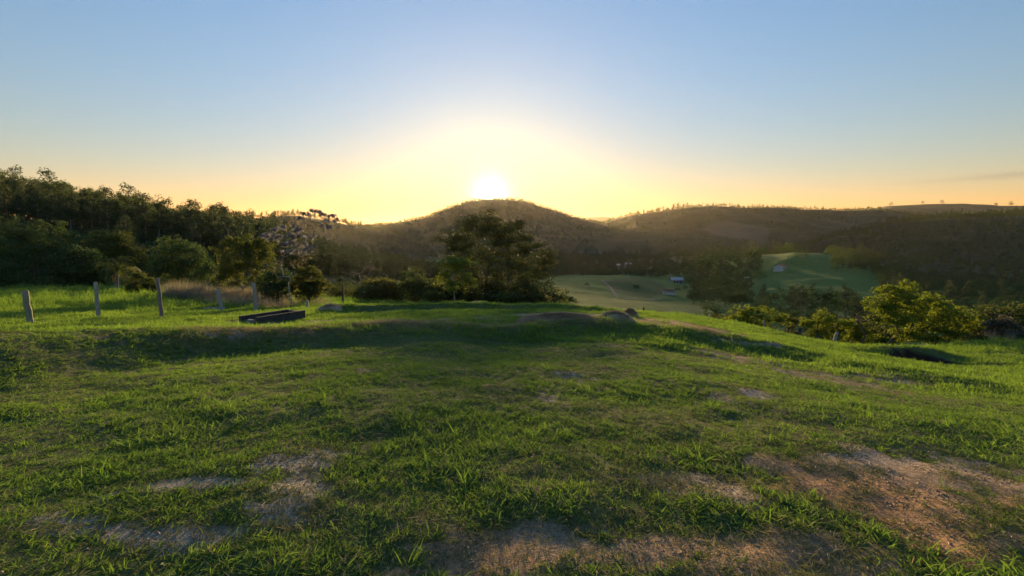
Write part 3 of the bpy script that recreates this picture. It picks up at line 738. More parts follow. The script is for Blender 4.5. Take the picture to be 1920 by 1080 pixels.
EUC = [euc_parts(300 + i, 15 + 1.5 * (i % 3), 1.9 + .3 * (i % 3)) for i in range(5)]
RND = [round_parts(330 + i, 8.5 + i, 3.6 + .4 * i) for i in range(4)]

def py_of(x, y, z): return 540 - 960 * np.tan(np.arctan2(z - EYE, y) + PITCH)
def build_woods():
    q = np.random.default_rng(41)
    protos = [proto(f'wood_a{i}', joined('wood_tree', p, M_LEUC, M_BARKG)) for i, p in enumerate(EUC)] + [proto(f'wood_b{i}', joined('wood_tree', p, M_LDARK, M_BARK)) for i, p in enumerate(RND)]
    # left hill: countable skyline and front trees become things, the rest is the wood
    def cloud(px0, px1, y0, y1, n):
        Y = np.sqrt(q.uniform(y0 * y0, y1 * y1, n)); p = q.uniform(px0, px1, n); X = (p - 960) / 955 * Y
        Z, who = land(X, Y, ident=True); return p, X, Y, Z, who
    def thin(X, Y, dmin):
        keep = []; grid = {}
        for i in range(len(X)):
            gx, gy = int(math.floor(X[i] / dmin)), int(math.floor(Y[i] / dmin)); ok = True
            for a in (-1, 0, 1):
                for b in (-1, 0, 1):
                    for j in grid.get((gx + a, gy + b), ()):
                        if (X[i] - X[j]) ** 2 + (Y[i] - Y[j]) ** 2 < dmin * dmin: ok = False; break
                    if not ok: break
                if not ok: break
            if ok: grid.setdefault((gx, gy), []).append(i); keep.append(i)
        return np.array(keep, int)
    p, X, Y, Z, who = cloud(-800, 980, 58, 345, 70000)
    D = np.interp(p, *_arr(RIDGES['left_wood']['c'])[[0, 2]]); F = np.interp(p, *_arr(RIDGES['left_wood']['foot']))
    front = np.interp(p, [-800, 0, 300, 480, 600, 700, 760, 900, 980], [48, 60, 66, 80, 105, 128, 132, 150, 210])
    ok = (Y > front) & (Y < D * 1.06)
    p, X, Y, Z, D = p[ok], X[ok], Y[ok], Z[ok], D[ok]
    k = thin(X, Y, 2.8); p, X, Y, Z, D = p[k], X[k], Y[k], Z[k], D[k]
    frontk = np.interp(p, [-800, 0, 300, 480, 600, 700, 760, 900, 980], [48, 60, 66, 80, 105, 128, 132, 150, 210])
    single = (((Y > D * .86) & (q.uniform(size=len(p)) < .75)) | ((Y < frontk + 9) & (p > 560))) & (p > -40) & (p < 940)
    single = single & (np.cumsum(single) <= 150)
    near_l = (Y < 88) & (p < 420)
    pick = np.where(near_l & (q.uniform(size=len(p)) < .8), 5 + q.integers(0, 4, len(p)), q.integers(0, 5, len(p)))
    sc = q.uniform(.56, .86, len(p)) * np.where(near_l, .72, 1.0) * np.interp(p, [380, 500, 580, 680, 960], [1, .95, .80, .70, .60])
    rest = ~single
    m = rest.sum()
    scatter('left_forest', np.stack([X, Y, Z], 1)[rest], np.stack([q.normal(0, .03, m), q.normal(0, .03, m), q.uniform(0, 6.28, m)], 1),
            np.stack([sc[rest] * q.uniform(.85, 1.15, m), sc[rest] * q.uniform(.85, 1.15, m), sc[rest]], 1), pick[rest], protos, 'dense dark wood covering the hillside on the left')
    heads = []
    lab_s = 'eucalyptus tree standing in the skyline of the wooded hill on the left'; lab_f = 'slim eucalyptus with pale trunk at the lower edge of the left wood'
    for i in range(5):
        heads.append(tree_thing('eucalyptus_tree', lab_s, 'tree', (0, 0, -500), EUC[i], M_LEUC, M_BARKP if i < 3 else M_BARKG, 'eucalyptus trees on the left skyline'))
    used = [0] * 5
    for j in np.nonzero(single)[0]:
        i = int(q.integers(0, 5)); sky_ = Y[j] > D[j] * .8
        lab, gr = (lab_s, 'eucalyptus trees on the left skyline') if sky_ else (lab_f, 'eucalyptus trees at the edge of the left wood')
        s = float(sc[j]); loc = (X[j], Y[j], Z[j] - .2); rz = float(q.uniform(0, 6.28))
        if not used[i]:
            h = heads[i]; h.location = loc; h.rotation_euler = (0, 0, rz); h.scale = (s, s, s); h['label'] = lab; h['group'] = gr; used[i] = 1
        else: dup(heads[i], lab, loc, rz, s, gr)
    # the other woods, all far enough to read as one mass each
    def wood(name, label, key, n, px0, px1, y0, y1, dmin, scale, keep=None, mix=.5):
        p, X, Y, Z, who = cloud(px0, px1, y0, y1, n)
        ok = (who == RN.index(key)) if key else (who == -1)
        py = py_of(X, Y, Z)
        if keep is not None: ok = ok & keep(p, py, X, Y, Z)
        p, X, Y, Z = p[ok], X[ok], Y[ok], Z[ok]
        k = thin(X, Y, dmin); X, Y, Z = X[k], Y[k], Z[k]; m = len(k)
        s = q.uniform(.7, 1.15, m) * scale
        pk = np.where(q.uniform(size=m) < mix, q.integers(0, 5, m), 5 + q.integers(0, 4, m))
        scatter(name, np.stack([X, Y, Z - .3], 1), np.stack([0 * s, 0 * s, q.uniform(0, 6.28, m)], 1), np.stack([s, s, s * q.uniform(.8, 1.1, m)], 1), pk, protos, label)
        return m
    def no_field(p, py, X, Y, Z):
        f1 = ((p - 1378) / 70) ** 2 + ((py - 433) / 17) ** 2 > 1
        f2 = ((p - 1420) / 18) ** 2 + ((py - 446) / 26) ** 2 > 1
        return f1 & f2
    wood('sun_hill_woods', 'woods covering the hill in front of the sun', 'sun_hill', 9000, 280, 1520, 640, 1450, 9, .62, mix=.25)
    wood('right_hill_woods', 'woods on the long hill right of the sun', 'right_far', 9000, 1040, 1960, 640, 1480, 9, .62, lambda p, py, X, Y, Z: no_field(p, py, X, Y, Z) & (fbm(X / 90, Y / 90, 61, 2) > .36), mix=.3)
    wood('left_far_woods', 'woods on the low hill behind the left woods', 'left_far', 3000, 370, 820, 500, 950, 8, .7)
    wood('right_slope_woods', 'dark woods covering the slope on the right', 'right_wood', 9500, 1380, 2400, 380, 830, 6.5, .72, mix=.45)
    wood('middle_woods', 'woods along the low ridge in the middle distance', 'middle_wood', 6000, 990, 2400, 330, 540, 6, .62, lambda p, py, X, Y, Z: ~((p > 1490) & (p < 1540) & (Y < 470)), mix=.35)
    wood('valley_woods', 'woods filling the bottom of the valley', None, 22000, 900, 2400, 90, 640, 4.6, .66,
         lambda p, py, X, Y, Z: ((Y > 300) & (p < 1420)) | ((p > 1650) & (Y > 120)) | ((p > 1560) & (Y > 300)) | ((Y > 390) & (np.abs(p - 1515) > 30)) | ((p > 1295) & (p < 1405) & (Y > 150)) | ((p > 1420) & (p < 1680) & (Y > 95) & (Y < 175) & (fbm(X / 14, Y / 14, 3, 2) > .40)) | ((p > 900) & (p < 1010) & (Y > 200)), mix=.2)
    wood('edge_far_trees', 'scattered trees on the far grassy hill at the right', 'right_edge_far', 260, 1740, 2050, 1300, 1950, 25, .7)
build_woods()
# ------------------------------------------------------------------ single trees and shrubs
def tree_px(name, label, cat, px, Y, ells, leafm, barkm, seed, n, crad, per, leaf, trunk=None, group=None, rtip=.012, rmax=.3, depth=.8, crown='crown', stem='trunk', ends=(), **kw):
    """px, Y: foot; ells: crown lobes as (px, py, half width, half height) in the photo at that distance; trunk: (px, py) points upward from the foot"""
    x = (px - 960) / 960 * Y / CT * .995; z = z1(x, Y) - .08
    s = Y / 960.
    q = np.random.default_rng(seed + 5)
    def loc(a, b, dy=0): p = at(a, b, Y + dy); return np.array([p.x - x, p.y - Y, p.z - z])
    E = [(loc(a, b, q.uniform(-.35, .35) * rx * s), (rx * s, max(rx * s * depth, .3), ry * s)) for (a, b, rx, ry) in ells]
    if 'shrub' in name:
        zc = float(E[0][0][2]); E.append((np.array([E[0][0][0], 0, zc * .45]), (E[0][1][0] * .95, E[0][1][1] * .95, max(zc * .5, .2)))); n = int(n * 1.35)
    tr = [np.zeros(3)] + [loc(a, b, 0) for (a, b) in (trunk or [(px, ells[0][1])])]
    pts = [tr[0]]
    for a, b in zip(tr[:-1], tr[1:]):
        for f in (.33, .66, 1.): pts.append(a + (b - a) * f + (q.normal(0, .02, 3) * np.linalg.norm(b - a) if f < 1 else 0))
    parts = tree_parts(seed, pts, E, n, crad, per, leaf, rtip=rtip, rmax=rmax, ends_extra=[loc(a, b, q.uniform(-.3, .3)) for a, b in ends], **kw)
    return tree_thing(name, label, cat, (x, Y, z), parts, leafm, barkm, group, crown=crown, stem=stem)

tree_px('spreading_tree', 'large dark dome-shaped tree in front of the sun hill', 'tree', 916, 45,
        [(912, 470, 78, 66), (905, 425, 52, 32), (1000, 490, 46, 50), (846, 462, 38, 32), (1008, 528, 32, 28), (868, 515, 40, 34), (950, 520, 60, 40), (955, 445, 45, 35), (985, 545, 40, 26), (935, 548, 36, 24), (1028, 505, 22, 40)],
        M_LBIG, M_BARK, 901, 520, .60, 96, .155, trunk=[(914, 550), (912, 520)], rtip=.014, rmax=.34, flat=.42, inner=.45, low=-.6)
tree_px('slender_tree', 'slim light green tree with a thin pale stem before the large dark tree', 'tree', 850, 38,
        [(846, 500, 22, 26), (868, 494, 14, 20), (832, 522, 14, 20), (880, 526, 16, 22), (856, 540, 24, 18)],
        M_LBRIGHT, M_BARKP, 902, 90, .36, 52, .14, trunk=[(852, 540), (850, 515)], rtip=.010, rmax=.07, inner=.3)
tree_px('round_shrub', 'dark rounded shrub left of the slim light green tree', 'shrub', 776, 42, [(774, 528, 29, 27), (760, 545, 24, 18), (790, 545, 24, 18)], M_LDARK, M_BARK, 903, 90, .40, 60, .15, inner=.5, rmax=.12)
for k, (px, py, Y, rx, ry, m, lab) in enumerate([
        (738, 556, 44, 22, 16, M_LOLIVE, 'low olive shrub at the left foot of the rounded dark shrub'),
        (812, 558, 40, 22, 16, M_LMID, 'low shrub between the rounded shrub and the slim light tree'),
        (884, 556, 40, 20, 20, M_LOLIVE, 'pale olive shrub just left of the large tree trunk'),
        (956, 556, 41, 26, 20, M_LMID, 'leafy shrub under the right side of the large dark tree'),
        (1000, 560, 41, 24, 14, M_LOLIVE, 'low olive shrub at the right foot of the large dark tree'),
        (705, 562, 43, 16, 9, M_LOLIVE, 'small leafy shrub beside the forked bare tree'),
        (1062, 562, 56, 20, 12, M_LDARK, 'dark low bush on the near edge of the green pasture')]):
    tree_px('shrub', lab, 'shrub', px, Y, [(px, py, rx, ry), (px + rx * .5, py + ry * .3, rx * .6, ry * .7)], m, M_BARK, 910 + k, 46, .36, 46, .15, rmax=.06, group='shrubs along the far edge of the knoll', inner=.3)
tree_px('bare_tree', 'pale forked nearly leafless tree left of the shrubs', 'tree', 681, 45, [(666, 512, 12, 8), (694, 500, 16, 14)], M_LGREY, M_BARKP, 930, 26, .42, 9, .14,
        trunk=[(680, 548)], ends=[(660, 508), (664, 530), (688, 520), (697, 485), (690, 492), (676, 525), (655, 520), (704, 505)], rtip=.02, rmax=.14, kink=.08, inner=.2)
tree_px('bamboo_clump', 'dense drooping bamboo-like tree left of the silver-leaved tree', 'bamboo', 455, 36,
        [(455, 495, 46, 48), (430, 470, 28, 28), (485, 480, 30, 34), (470, 455, 26, 18), (425, 525, 28, 26), (490, 530, 26, 22)],
        M_LBAMB, M_BARKG, 931, 210, .42, 62, .22, trunk=[(455, 540)], aspect=.22, droop=.9, up=0., ends=[(420, 425), (428, 432), (412, 438), (440, 430), (405, 470), (398, 505)], rtip=.012, rmax=.16)
tree_px('leafy_shrub', 'light green leafy shrub to the right of the silver-leaved tree', 'shrub', 578, 31, [(578, 522, 26, 24), (590, 540, 22, 16), (560, 540, 20, 18)], M_LOLIVE, M_BARK, 932, 95, .30, 46, .15, rmax=.07)
tree_px('thicket_shrub', 'dark thicket behind the trunk of the silver-leaved tree', 'shrub', 520, 33, [(520, 525, 30, 30), (505, 545, 24, 16)], M_LDARK, M_BARK, 933, 90, .36, 50, .15, rmax=.08)
tree_px('palm_shrub', 'dark green shrub just right of the palm', 'shrub', 268, 40, [(266, 535, 24, 24), (282, 545, 18, 14)], M_LMID, M_BARK, 934, 80, .36, 55, .15, rmax=.07)
for k, (px, Y, ells, m, lab) in enumerate([
        (60, 58, [(50, 470, 70, 62), (95, 455, 50, 46), (10, 450, 44, 44), (60, 520, 80, 34)], M_LDARK, 'huge dark rounded tree at the left edge behind the fence'),
        (150, 54, [(145, 500, 40, 38), (165, 525, 34, 26)], M_LDARK, 'dark tree between the huge rounded tree and the palm'),
        (215, 62, [(205, 470, 44, 42), (235, 490, 40, 40)], M_LMID, 'pale-topped dark tree standing behind the palm'),
        (340, 56, [(335, 490, 46, 46), (370, 510, 34, 34), (310, 520, 30, 28)], M_LDARK, 'dark spreading tree above the dry grass, left of the bamboo'),
        (-60, 50, [(-60, 480, 60, 70), (-20, 520, 50, 36)], M_LDARK, 'dark tree cut off by the left edge of the picture')]):
    tree_px('broadleaf_tree', lab, 'tree', px, Y, ells, m, M_BARK, 940 + k, 190, .85, 70, .24, rmax=.3, group='broad trees behind the left fence')
for k, (px, Y, ells, m, lab, n) in enumerate([
        (1415, 33, [(1415, 592, 48, 20), (1385, 600, 30, 14), (1455, 600, 30, 16)], M_LBRIGHT, 'yellow-green bushy shrub behind the right-hand fence posts', 120),
        (1535, 33, [(1545, 598, 22, 16), (1515, 606, 22, 13), (1565, 608, 20, 12)], M_LBRIGHT, 'small yellow-green shrub beside the pale leaning stump', 60),
        (1605, 32, [(1600, 612, 22, 18), (1618, 630, 24, 16)], M_LBRIGHT, 'bright shrub at the left foot of the spreading green tree', 60),
        (1885, 28, [(1880, 612, 32, 24), (1905, 628, 26, 20)], M_LGREY, 'greyish dry shrub at the right edge of the slope', 80),
        (1655, 33, [(1650, 640, 26, 10)], M_LBRIGHT, 'low bright shrub between the two trunks of the green tree', 36),
        (1480, 36, [(1485, 605, 16, 12)], M_LOLIVE, 'small shrub between the bushy shrub and the thin dark posts', 36),
        (1840, 27, [(1835, 640, 26, 9)], M_LOLIVE, 'low weedy shrub above the dug pit', 40)]):
    tree_px('shrub', lab, 'shrub', px, Y, ells, m, M_BARK, 960 + k, n, .30, 46, .13, rmax=.06, group='shrubs on the right-hand slope', inner=.35)
tree_px('green_tree', 'bright green spreading tree on the right with a thick grey trunk', 'tree', 1664, 30,
        [(1692, 560, 42, 26), (1645, 575, 38, 20), (1742, 572, 40, 24), (1690, 596, 60, 28), (1775, 598, 46, 28), (1815, 606, 26, 22), (1665, 545, 20, 14), (1705, 540, 16, 14), (1750, 620, 60, 22), (1800, 630, 34, 16), (1740, 638, 50, 12), (1790, 642, 40, 10), (1700, 630, 34, 14)],
        M_LBRIGHT, M_BARK, 970, 400, .36, 52, .15, trunk=[(1672, 640), (1688, 622)], rmax=.19, flat=.5, inner=.35)
tree_px('gnarled_tree', 'small dark gnarled half-bare tree left of the grey trunk', 'tree', 1620, 30, [(1625, 600, 22, 16)], M_LGREY, M_BARK, 971, 22, .25, 10, .10,
        trunk=[(1622, 630), (1618, 618)], ends=[(1605, 595), (1640, 590), (1612, 585), (1648, 602), (1600, 608), (1630, 582)], rmax=.16, rtip=.02)

# ---- silver-leaved tree: big lobed leaves in drooping umbrellas at the branch ends
def cecropia():
    Y = 28.; px0 = 546; x = (px0 - 960) / 960 * Y / CT * .995; z = z1(x, Y) - .08; q = np.random.default_rng(77)
    L = lambda a, b, dy=0.: np.array([at(a, b, Y + dy).x - x, dy, at(a, b, Y + dy).z - z])
    t = thing('silver_leaved_tree', 'tree with silvery drooping lobed leaves and a forked pale trunk left of centre', 'tree', (x, Y, z))
    mass = [(505, 437), (518, 428), (532, 424), (548, 424), (560, 430), (498, 440), (512, 446), (526, 442), (540, 438), (552, 444), (566, 440), (578, 446), (584, 438), (570, 455), (556, 456), (544, 452), (530, 455), (575, 468), (562, 474), (548, 468), (585, 460), (536, 470)]
    top = [(574, 399), (590, 393), (601, 398), (566, 408), (611, 413), (624, 402), (632, 411), (617, 424), (606, 422)]
    tips = [L(a, b, q.uniform(-.9, .9)) for a, b in mass] + [L(a, b, q.uniform(-.2, .2)) for a, b in top]
    bare = [L(640, 448), L(612, 450), L(606, 438), L(622, 460), L(598, 475), L(520, 520), L(512, 505), L(525, 495)]
    trunk = [L(546, 581), L(544, 560), L(541, 535), L(545, 520)]; trunk[0] = np.zeros(3)
    paths = skeleton(trunk, tips + bare, q, sag=.05, rtip=.011, rmax=.12, kink=.06)
    place = []
    for j, p in enumerate(tips):
        for k in range(7):
            a = q.uniform(0, 2 * PI); rr = q.uniform(.10, .32); o = p + np.array([rr * math.cos(a), rr * math.sin(a), .08 - rr * .55 + q.normal(0, .04)]); place.append((j, a, o))
            paths.append(([p, (p + o) / 2 + np.array([0, 0, .05]), o], [.008, .007, .005]))
    v, f = tube(paths, 6); ob('trunk', mesh_np('trunk', v, f, [M_BARKP], True), t)
    cl = leaf_cards(clump_points([L(a + q.uniform(-8, 8), b + q.uniform(-6, 6), q.uniform(-.8, .8)) for a, b in ((540, 480), (555, 490), (570, 485), (530, 495), (560, 475), (578, 478), (548, 500), (520, 500), (566, 496), (585, 470))], .30, 34, q, .8), .15, q)
    ob('foliage', mesh_np('foliage', cl[0], cl[1], [M_LGREY]), t)
    # one leaf: nine lobes radiating from the stalk, hanging like a half-closed umbrella
    V = []; F = []
    nl = 9
    for k in range(nl):
        a = 2 * PI * k / nl; l = .21 * (1 + .15 * math.cos(a)); dx, dy = math.cos(a), math.sin(a); sx, sy = -dy, dx; b = len(V)
        V += [(0, 0, 0), (dx * l * .55 + sx * .042, dy * l * .55 + sy * .042, -.05), (dx * l * .6, dy * l * .6, -.035), (dx * l * .55 - sx * .042, dy * l * .55 - sy * .042, -.05), (dx * l * .92, dy * l * .92, -.16)]
        F += [(b, b + 1, b + 2), (b, b + 2, b + 3), (b + 1, b + 4, b + 2), (b + 2, b + 4, b + 3)]
    me = mesh_np('leaf', V, np.array(F), [M_LSILV])
    for j, a, o in place:
            s = q.uniform(.75, 1.25)
            ob('leaf', me, t, o, (q.normal(0, .25) - .7 * math.sin(a), .7 * math.cos(a) + q.normal(0, .25), q.uniform(0, 6.28)), s * (.66 if j >= len(mass) else .72))
cecropia()

# ---- palm with a fruit bunch
def palm():
    Y = 42.; px0 = 215; x = (px0 - 960) / 960 * Y / CT * .995; z = z1(x, Y) - .08; q = np.random.default_rng(12)
    t = thing('palm_tree', 'small palm with drooping fronds and a yellow fruit bunch behind the fence', 'palm', (x, Y, z))
    top = np.array([at(221, 506, Y).x - x, 0, at(221, 506, Y).z - z]); H = top[2]
    pts = [np.array([top[0] * f * f, 0, H * f]) for f in np.linspace(0, 1, 7)]
    v, f = tube([(pts, np.linspace(.16, .12, 7))], 8); ob('trunk', mesh_np('trunk', v, f, [M_BARKG], True), t)
    V = []; F = []; n = 15
    for k in range(n):                                  # one arching frond along +X with paired leaflets hanging from the rib
        fr = k / (n - 1); th = fr * 1.5; px_ = 2.3 * (math.sin(th) / 1.5); pz = .9 * math.sin(fr * 2.4) - .95 * fr * fr
        for sg in (-1, 1):
            l = .55 * math.sin(PI * (.12 + .82 * fr)) + .08; b = len(V)
            V += [(px_, 0, pz), (px_ + .07, 0, pz), (px_ + .10 + l * .35, sg * l * .75, pz - l * .55), (px_ + .02 + l * .25, sg * l * .45, pz - l * .22)]
            F.append((b, b + 1, b + 2, b + 3))
    rib = tube([([(2.3 * math.sin(f * 1.5) / 1.5, 0, .9 * math.sin(f * 2.4) - .95 * f * f) for f in np.linspace(0, 1, 9)], np.linspace(.035, .01, 9))], 4)
    me = mesh_np('frond', np.vstack([np.array(V), rib[0]]), [np.array(F), rib[1] + len(V)], [M_LMID])
    for k in range(15):
        ob('frond', me, t, top, (q.normal(0, .15), -.25 + .95 * (k % 3) / 2 + q.normal(0, .1) - .35, k * 2.4), q.uniform(.8, 1.1))
    my = rough_mat('palm_fruit', (.45, .24, .03), (.62, .38, .05), 20, .3)
    P = clump_points(np.array([[top[0] - .12, -.35, H - .55], [top[0] - .1, -.38, H - .85]]), .16, 40, q, 1.2)
    octa = np.array([(1, 0, 0), (-1, 0, 0), (0, 1, 0), (0, -1, 0), (0, 0, 1), (0, 0, -1)]) * .035
    of = np.array([(0, 2, 4), (2, 1, 4), (1, 3, 4), (3, 0, 4), (2, 0, 5), (1, 2, 5), (3, 1, 5), (0, 3, 5)])
    VV = (P[:, None, :] + octa[None]).reshape(-1, 3); FF = (of[None] + (np.arange(len(P)) * 6)[:, None, None]).reshape(-1, 3)
    fb = ob('fruit_bunch', mesh_np('fruit_bunch', VV, FF, [my]), t); fb['label'] = 'yellow-orange bunch of palm fruit'
palm()

# ---- tall weeds and dry grass behind the left fence
def tall_grass():
    q = np.random.default_rng(5)
    green = [proto(f'weed_a{i}', mesh_np('weed', *blades(26, .55, .030, .28, (5, 45), (10, 70), 400 + i), [M_GRASS])) for i in range(4)]
    dry = [proto(f'weed_b{i}', mesh_np('weed', *blades(30, .85, .018, .22, (2, 30), (5, 50), 420 + i), [M_DRY])) for i in range(4)]
    def put(name, protos, label, areas, s0):
        P = []; SS = []
        for (px0, px1, y0, y1, n, s) in areas:
            p = q.uniform(px0, px1, n); Y = q.uniform(y0, y1, n); X = (p - 960) / 955 * Y
            w = fbm(X * .35, Y * .35, 15, 3); ok = q.uniform(size=n) < smooth(.3, .6, w) + .25
            X, Y = X[ok], Y[ok]; P.append(np.stack([X, Y, land(X, Y) - .02], 1)); SS.append(s0 * s * q.uniform(.6, 1.25, len(X)))
        P = np.concatenate(P); S = np.concatenate(SS); m = len(P)
        scatter(name, P, np.stack([q.normal(0, .12, m), q.normal(0, .12, m), q.uniform(0, 6.28, m)], 1), np.stack([S, S, S * q.uniform(.8, 1.2, m)], 1), q.integers(0, len(protos), m), protos, label)
    put('tall_green_grass', green, 'tall rank green grass behind the left fence', [(-150, 320, 25, 50, 1500, 1.0), (-150, 320, 20, 28, 350, .7), (300, 480, 26, 44, 420, .8), (550, 660, 26, 40, 520, .8), (600, 760, 36, 62, 900, .8), (540, 780, 60, 130, 1500, 1.3), (1020, 1130, 34, 60, 300, .6), (1180, 1420, 24, 34, 260, .45), (1700, 2020, 21, 30, 520, .6), (1400, 1620, 29, 34, 240, .6), (780, 1010, 36, 42, 260, .8)], 1.0)
    put('dry_tall_grass', dry, 'tall dry buff grass below the bamboo', [(312, 540, 33, 40, 620, 1.05), (320, 380, 32, 36, 120, 1.25), (380, 620, 28, 33, 260, .7), (1860, 2000, 26, 30, 60, .8)], 1.0)
tall_grass()
def undergrowth():
    q = np.random.default_rng(19); ps = []
    for i in range(3):
        (wv, wf), (lv, lf) = round_parts(520 + i, 2.2, 1.5, per=46, leaf=.17, clumps=34)
        ps.append(proto(f'under_{i}', joined('bush', ((wv, wf), (lv, lf)), M_LMID if i else M_LOLIVE, M_BARK)))
    p = np.concatenate([q.uniform(690, 1040, 70), q.uniform(560, 700, 16), q.uniform(1340, 1640, 12), q.uniform(1820, 2050, 16)]); Y = np.concatenate([q.uniform(43, 56, 70), q.uniform(62, 80, 16), q.uniform(36, 46, 12), q.uniform(30, 40, 16)])
    X = (p - 960) / 955 * Y; m = len(p); s = q.uniform(.6, 1.25, m)
    scatter('undergrowth', np.stack([X, Y, land(X, Y) - .15], 1), np.stack([0 * s, 0 * s, q.uniform(0, 6.28, m)], 1), np.stack([s * 1.2, s * 1.2, s], 1), q.integers(0, 3, m), ps, 'tangled undergrowth along the far edge of the knoll')
undergrowth()
# ---- dark trees and bushes standing singly in the valley
def valley_trees():
    q = np.random.default_rng(21); src = None
    L = [(1247, 574, 66, 38, 'dark round bush beyond the fence post, right of the straw heaps'), (1285, 588, 70, 26, 'dark low bush right of the round bush'), (1330, 575, 95, 60, 'dark tree at the foot of the pasture, right of the sheds'),
         (1500, 575, 150, 60, 'broad dark tree left of centre on the green hill'), (1540, 585, 140, 66, 'tallest of the dark trees before the green hill'), (1480, 590, 130, 40, 'dark bush below the fallen logs'), (1590, 590, 150, 60, 'dark tree just left of the bright green tree'),
         (1430, 590, 130, 40, 'dark bush behind the yellow-green shrub'), (1390, 575, 150, 40, 'dark bush left of the water tank'), (1345, 545, 230, 46, 'dark tree above the right end of the sheds'), (1375, 528, 280, 40, 'dark tree just left of the white water tank'),
         (1425, 530, 270, 28, 'dark bush at the foot of the white water tank'), (1192, 549, 206, 16, 'small dark bush inside the fenced field'), (1270, 541, 225, 14, 'small dark bush behind the long low shed'), (1285, 543, 232, 12, 'tiny dark bush right of the long low shed'), (1100, 545, 190, 10, 'small bush on the open pasture slope'),
         (1320, 520, 300, 50, 'tree behind the pale-roofed house'), (1350, 500, 340, 50, 'tall tree on the rise behind the sheds'), (1640, 570, 110, 60, 'dark tree behind the bright green tree'), (1700, 560, 120, 70, 'dark tree showing over the bright green tree'), (1800, 560, 110, 80, 'dark tree right of the bright green tree'), (1870, 560, 90, 90, 'dark tree near the right edge of the picture'), (1930, 570, 70, 110, 'dark tree cut off by the right edge of the picture'), (1500, 500, 330, 26, 'dark bush beside the orange-roofed house'), (1410, 505, 345, 34, 'tree between the water tank and the orange-roofed house')]
    for k, (px, pyb, Y, hpx, lab) in enumerate(L):
        h = hpx * Y / 960.; x = (px - 960) / 955 * Y; z = z1(x, Y) - .1; i = k % 4; s = h / (8.5 + i)
        if k < 4: src = (src or []) + [tree_thing('valley_tree', lab, 'tree', (x, Y, z), RND[i], M_LDARK, M_BARK, 'single trees in the valley', scale=s)]
        else: dup(src[i], lab, (x, Y, z), float(q.uniform(0, 6.28)), (s * 1.15, s * 1.15, s))
    # lone trees on the far crests
    L = [(1178, 12), (1192, 13), (1204, 12), (1216, 9), (1232, 15), (1245, 10), (1258, 16), (1266, 17), (1276, 18), (1283, 14)]
    names = ['leftmost', 'second', 'third', 'fourth', 'fifth', 'sixth', 'seventh', 'eighth', 'ninth', 'rightmost']
    es = []
    for k, (px, hp) in enumerate(L):
        Y = 1249.; x = (px - 960) / 955 * Y; z = z1(x, Y) - hp * .3 * Y / 960; s = hp * Y / 960 / (15 + 1.5 * (k % 3)) * 1.0
        lab = f'{names[k]} from the left of the small trees lining the right-hand crest'
        if k < 5: es.append(tree_thing('crest_tree', lab, 'tree', (x, Y, z), EUC[k], M_LEUC, M_BARKG, 'trees along the right-hand crest', scale=(s * 1.3, s * 1.3, s)))
        else: dup(es[k % 5], lab, (x, Y, z), k, (s * 1.3, s * 1.3, s))
    for k, (px, hp, lab) in enumerate([(1618, 9, 'small crest tree where the pale far hill begins'), (1660, 8, 'small round tree on the pale far hill'), (1718, 7, 'lone small tree midway on the pale far hill'), (1752, 8, 'pair-forming small tree on the pale far hill crest'), (1852, 9, 'small tree in the dip of the far right skyline'), (1880, 10, 'small tree near the right end of the far skyline')]):
        Y = 2380.; x = (px - 960) / 955 * Y; z = z1(x, Y) - .3; s = hp * Y / 960 / 10.
        dup(src[k % 4], lab, (x, Y, z - hp * .22 * Y / 960), k * 1.3, (s * .9, s * .9, s * 1.2), 'trees along the far right skyline')
    for k, (px, hp, Y, lab) in enumerate([(716, 14, 1150, 'tall hazy tree on the ridge left of the sun hill'), (728, 9, 1150, 'smaller hazy tree beside the tall one left of the sun hill'), (664, 8, 880, 'hazy tree on the low ridge near the silver tree top')]):
        x = (px - 960) / 955 * Y; z = z1(x, Y) - .3; s = hp * Y / 960 / 10.
        dup(src[k % 4], lab, (x, Y, z), k * 1.3, (s * .9, s * .9, s), 'hazy trees left of the sun hill')
valley_trees()
# ------------------------------------------------------------------ built things
import bmesh
def box(bm, c, s, rz=0, bev=0.0, rx=0, ry=0):
    m = Matrix.Translation(c) @ Euler((rx, ry, rz)).to_matrix().to_4x4() @ Matrix.Diagonal((*s, 1))
    r = bmesh.ops.create_cube(bm, size=1, matrix=m)
    if bev: bmesh.ops.bevel(bm, geom=list({e for v in r['verts'] for e in v.link_edges}), offset=bev, segments=1, affect='EDGES')
def bm_ob(name, fn, mat, parent=None, **kw):
    bm = bmesh.new(); fn(bm); me = bpy.data.meshes.new(name); bm.to_mesh(me); bm.free(); me.materials.append(mat)
    return ob(name, me, parent, **kw)
M_POSTG = rough_mat('weathered_concrete', (.20, .20, .185), (.36, .355, .33), 14, .5, 60)
M_POSTW = rough_mat('weathered_wood', (.11, .095, .085), (.27, .24, .22), 10, .7, 40, stretch=(3, 3, .4))
M_POSTD = rough_mat('dark_wood', (.04, .035, .03), (.10, .085, .07), 10, .7, 40, stretch=(3, 3, .4))
M_MOSS = rough_mat('mossy_wood', (.15, .16, .11), (.30, .29, .22), 8, .6, 40, stretch=(3, 3, .5))
M_CONC = rough_mat('dark_concrete', (.036, .034, .032), (.085, .080, .075), 5, .4, 40)
M_CONCL = rough_mat('pale_concrete', (.16, .16, .165), (.28, .28, .29), 6, .4, 40)
M_WHITE = rough_mat('white_paint', (.42, .42, .40), (.60, .60, .58), 2, .1)
M_TILE = rough_mat('red_tile', (.36, .13, .07), (.50, .20, .11), 3, .3)
M_TIN = rough_mat('pale_roof_sheet', (.30, .30, .29), (.45, .45, .44), 2, .2)
M_WINDOW = rough_mat('dark_window', (.02, .02, .022), (.04, .04, .045), 2, 0)
M_ROCK = rough_mat('grey_rock', (.13, .125, .12), (.28, .27, .26), 3, .6, 14)

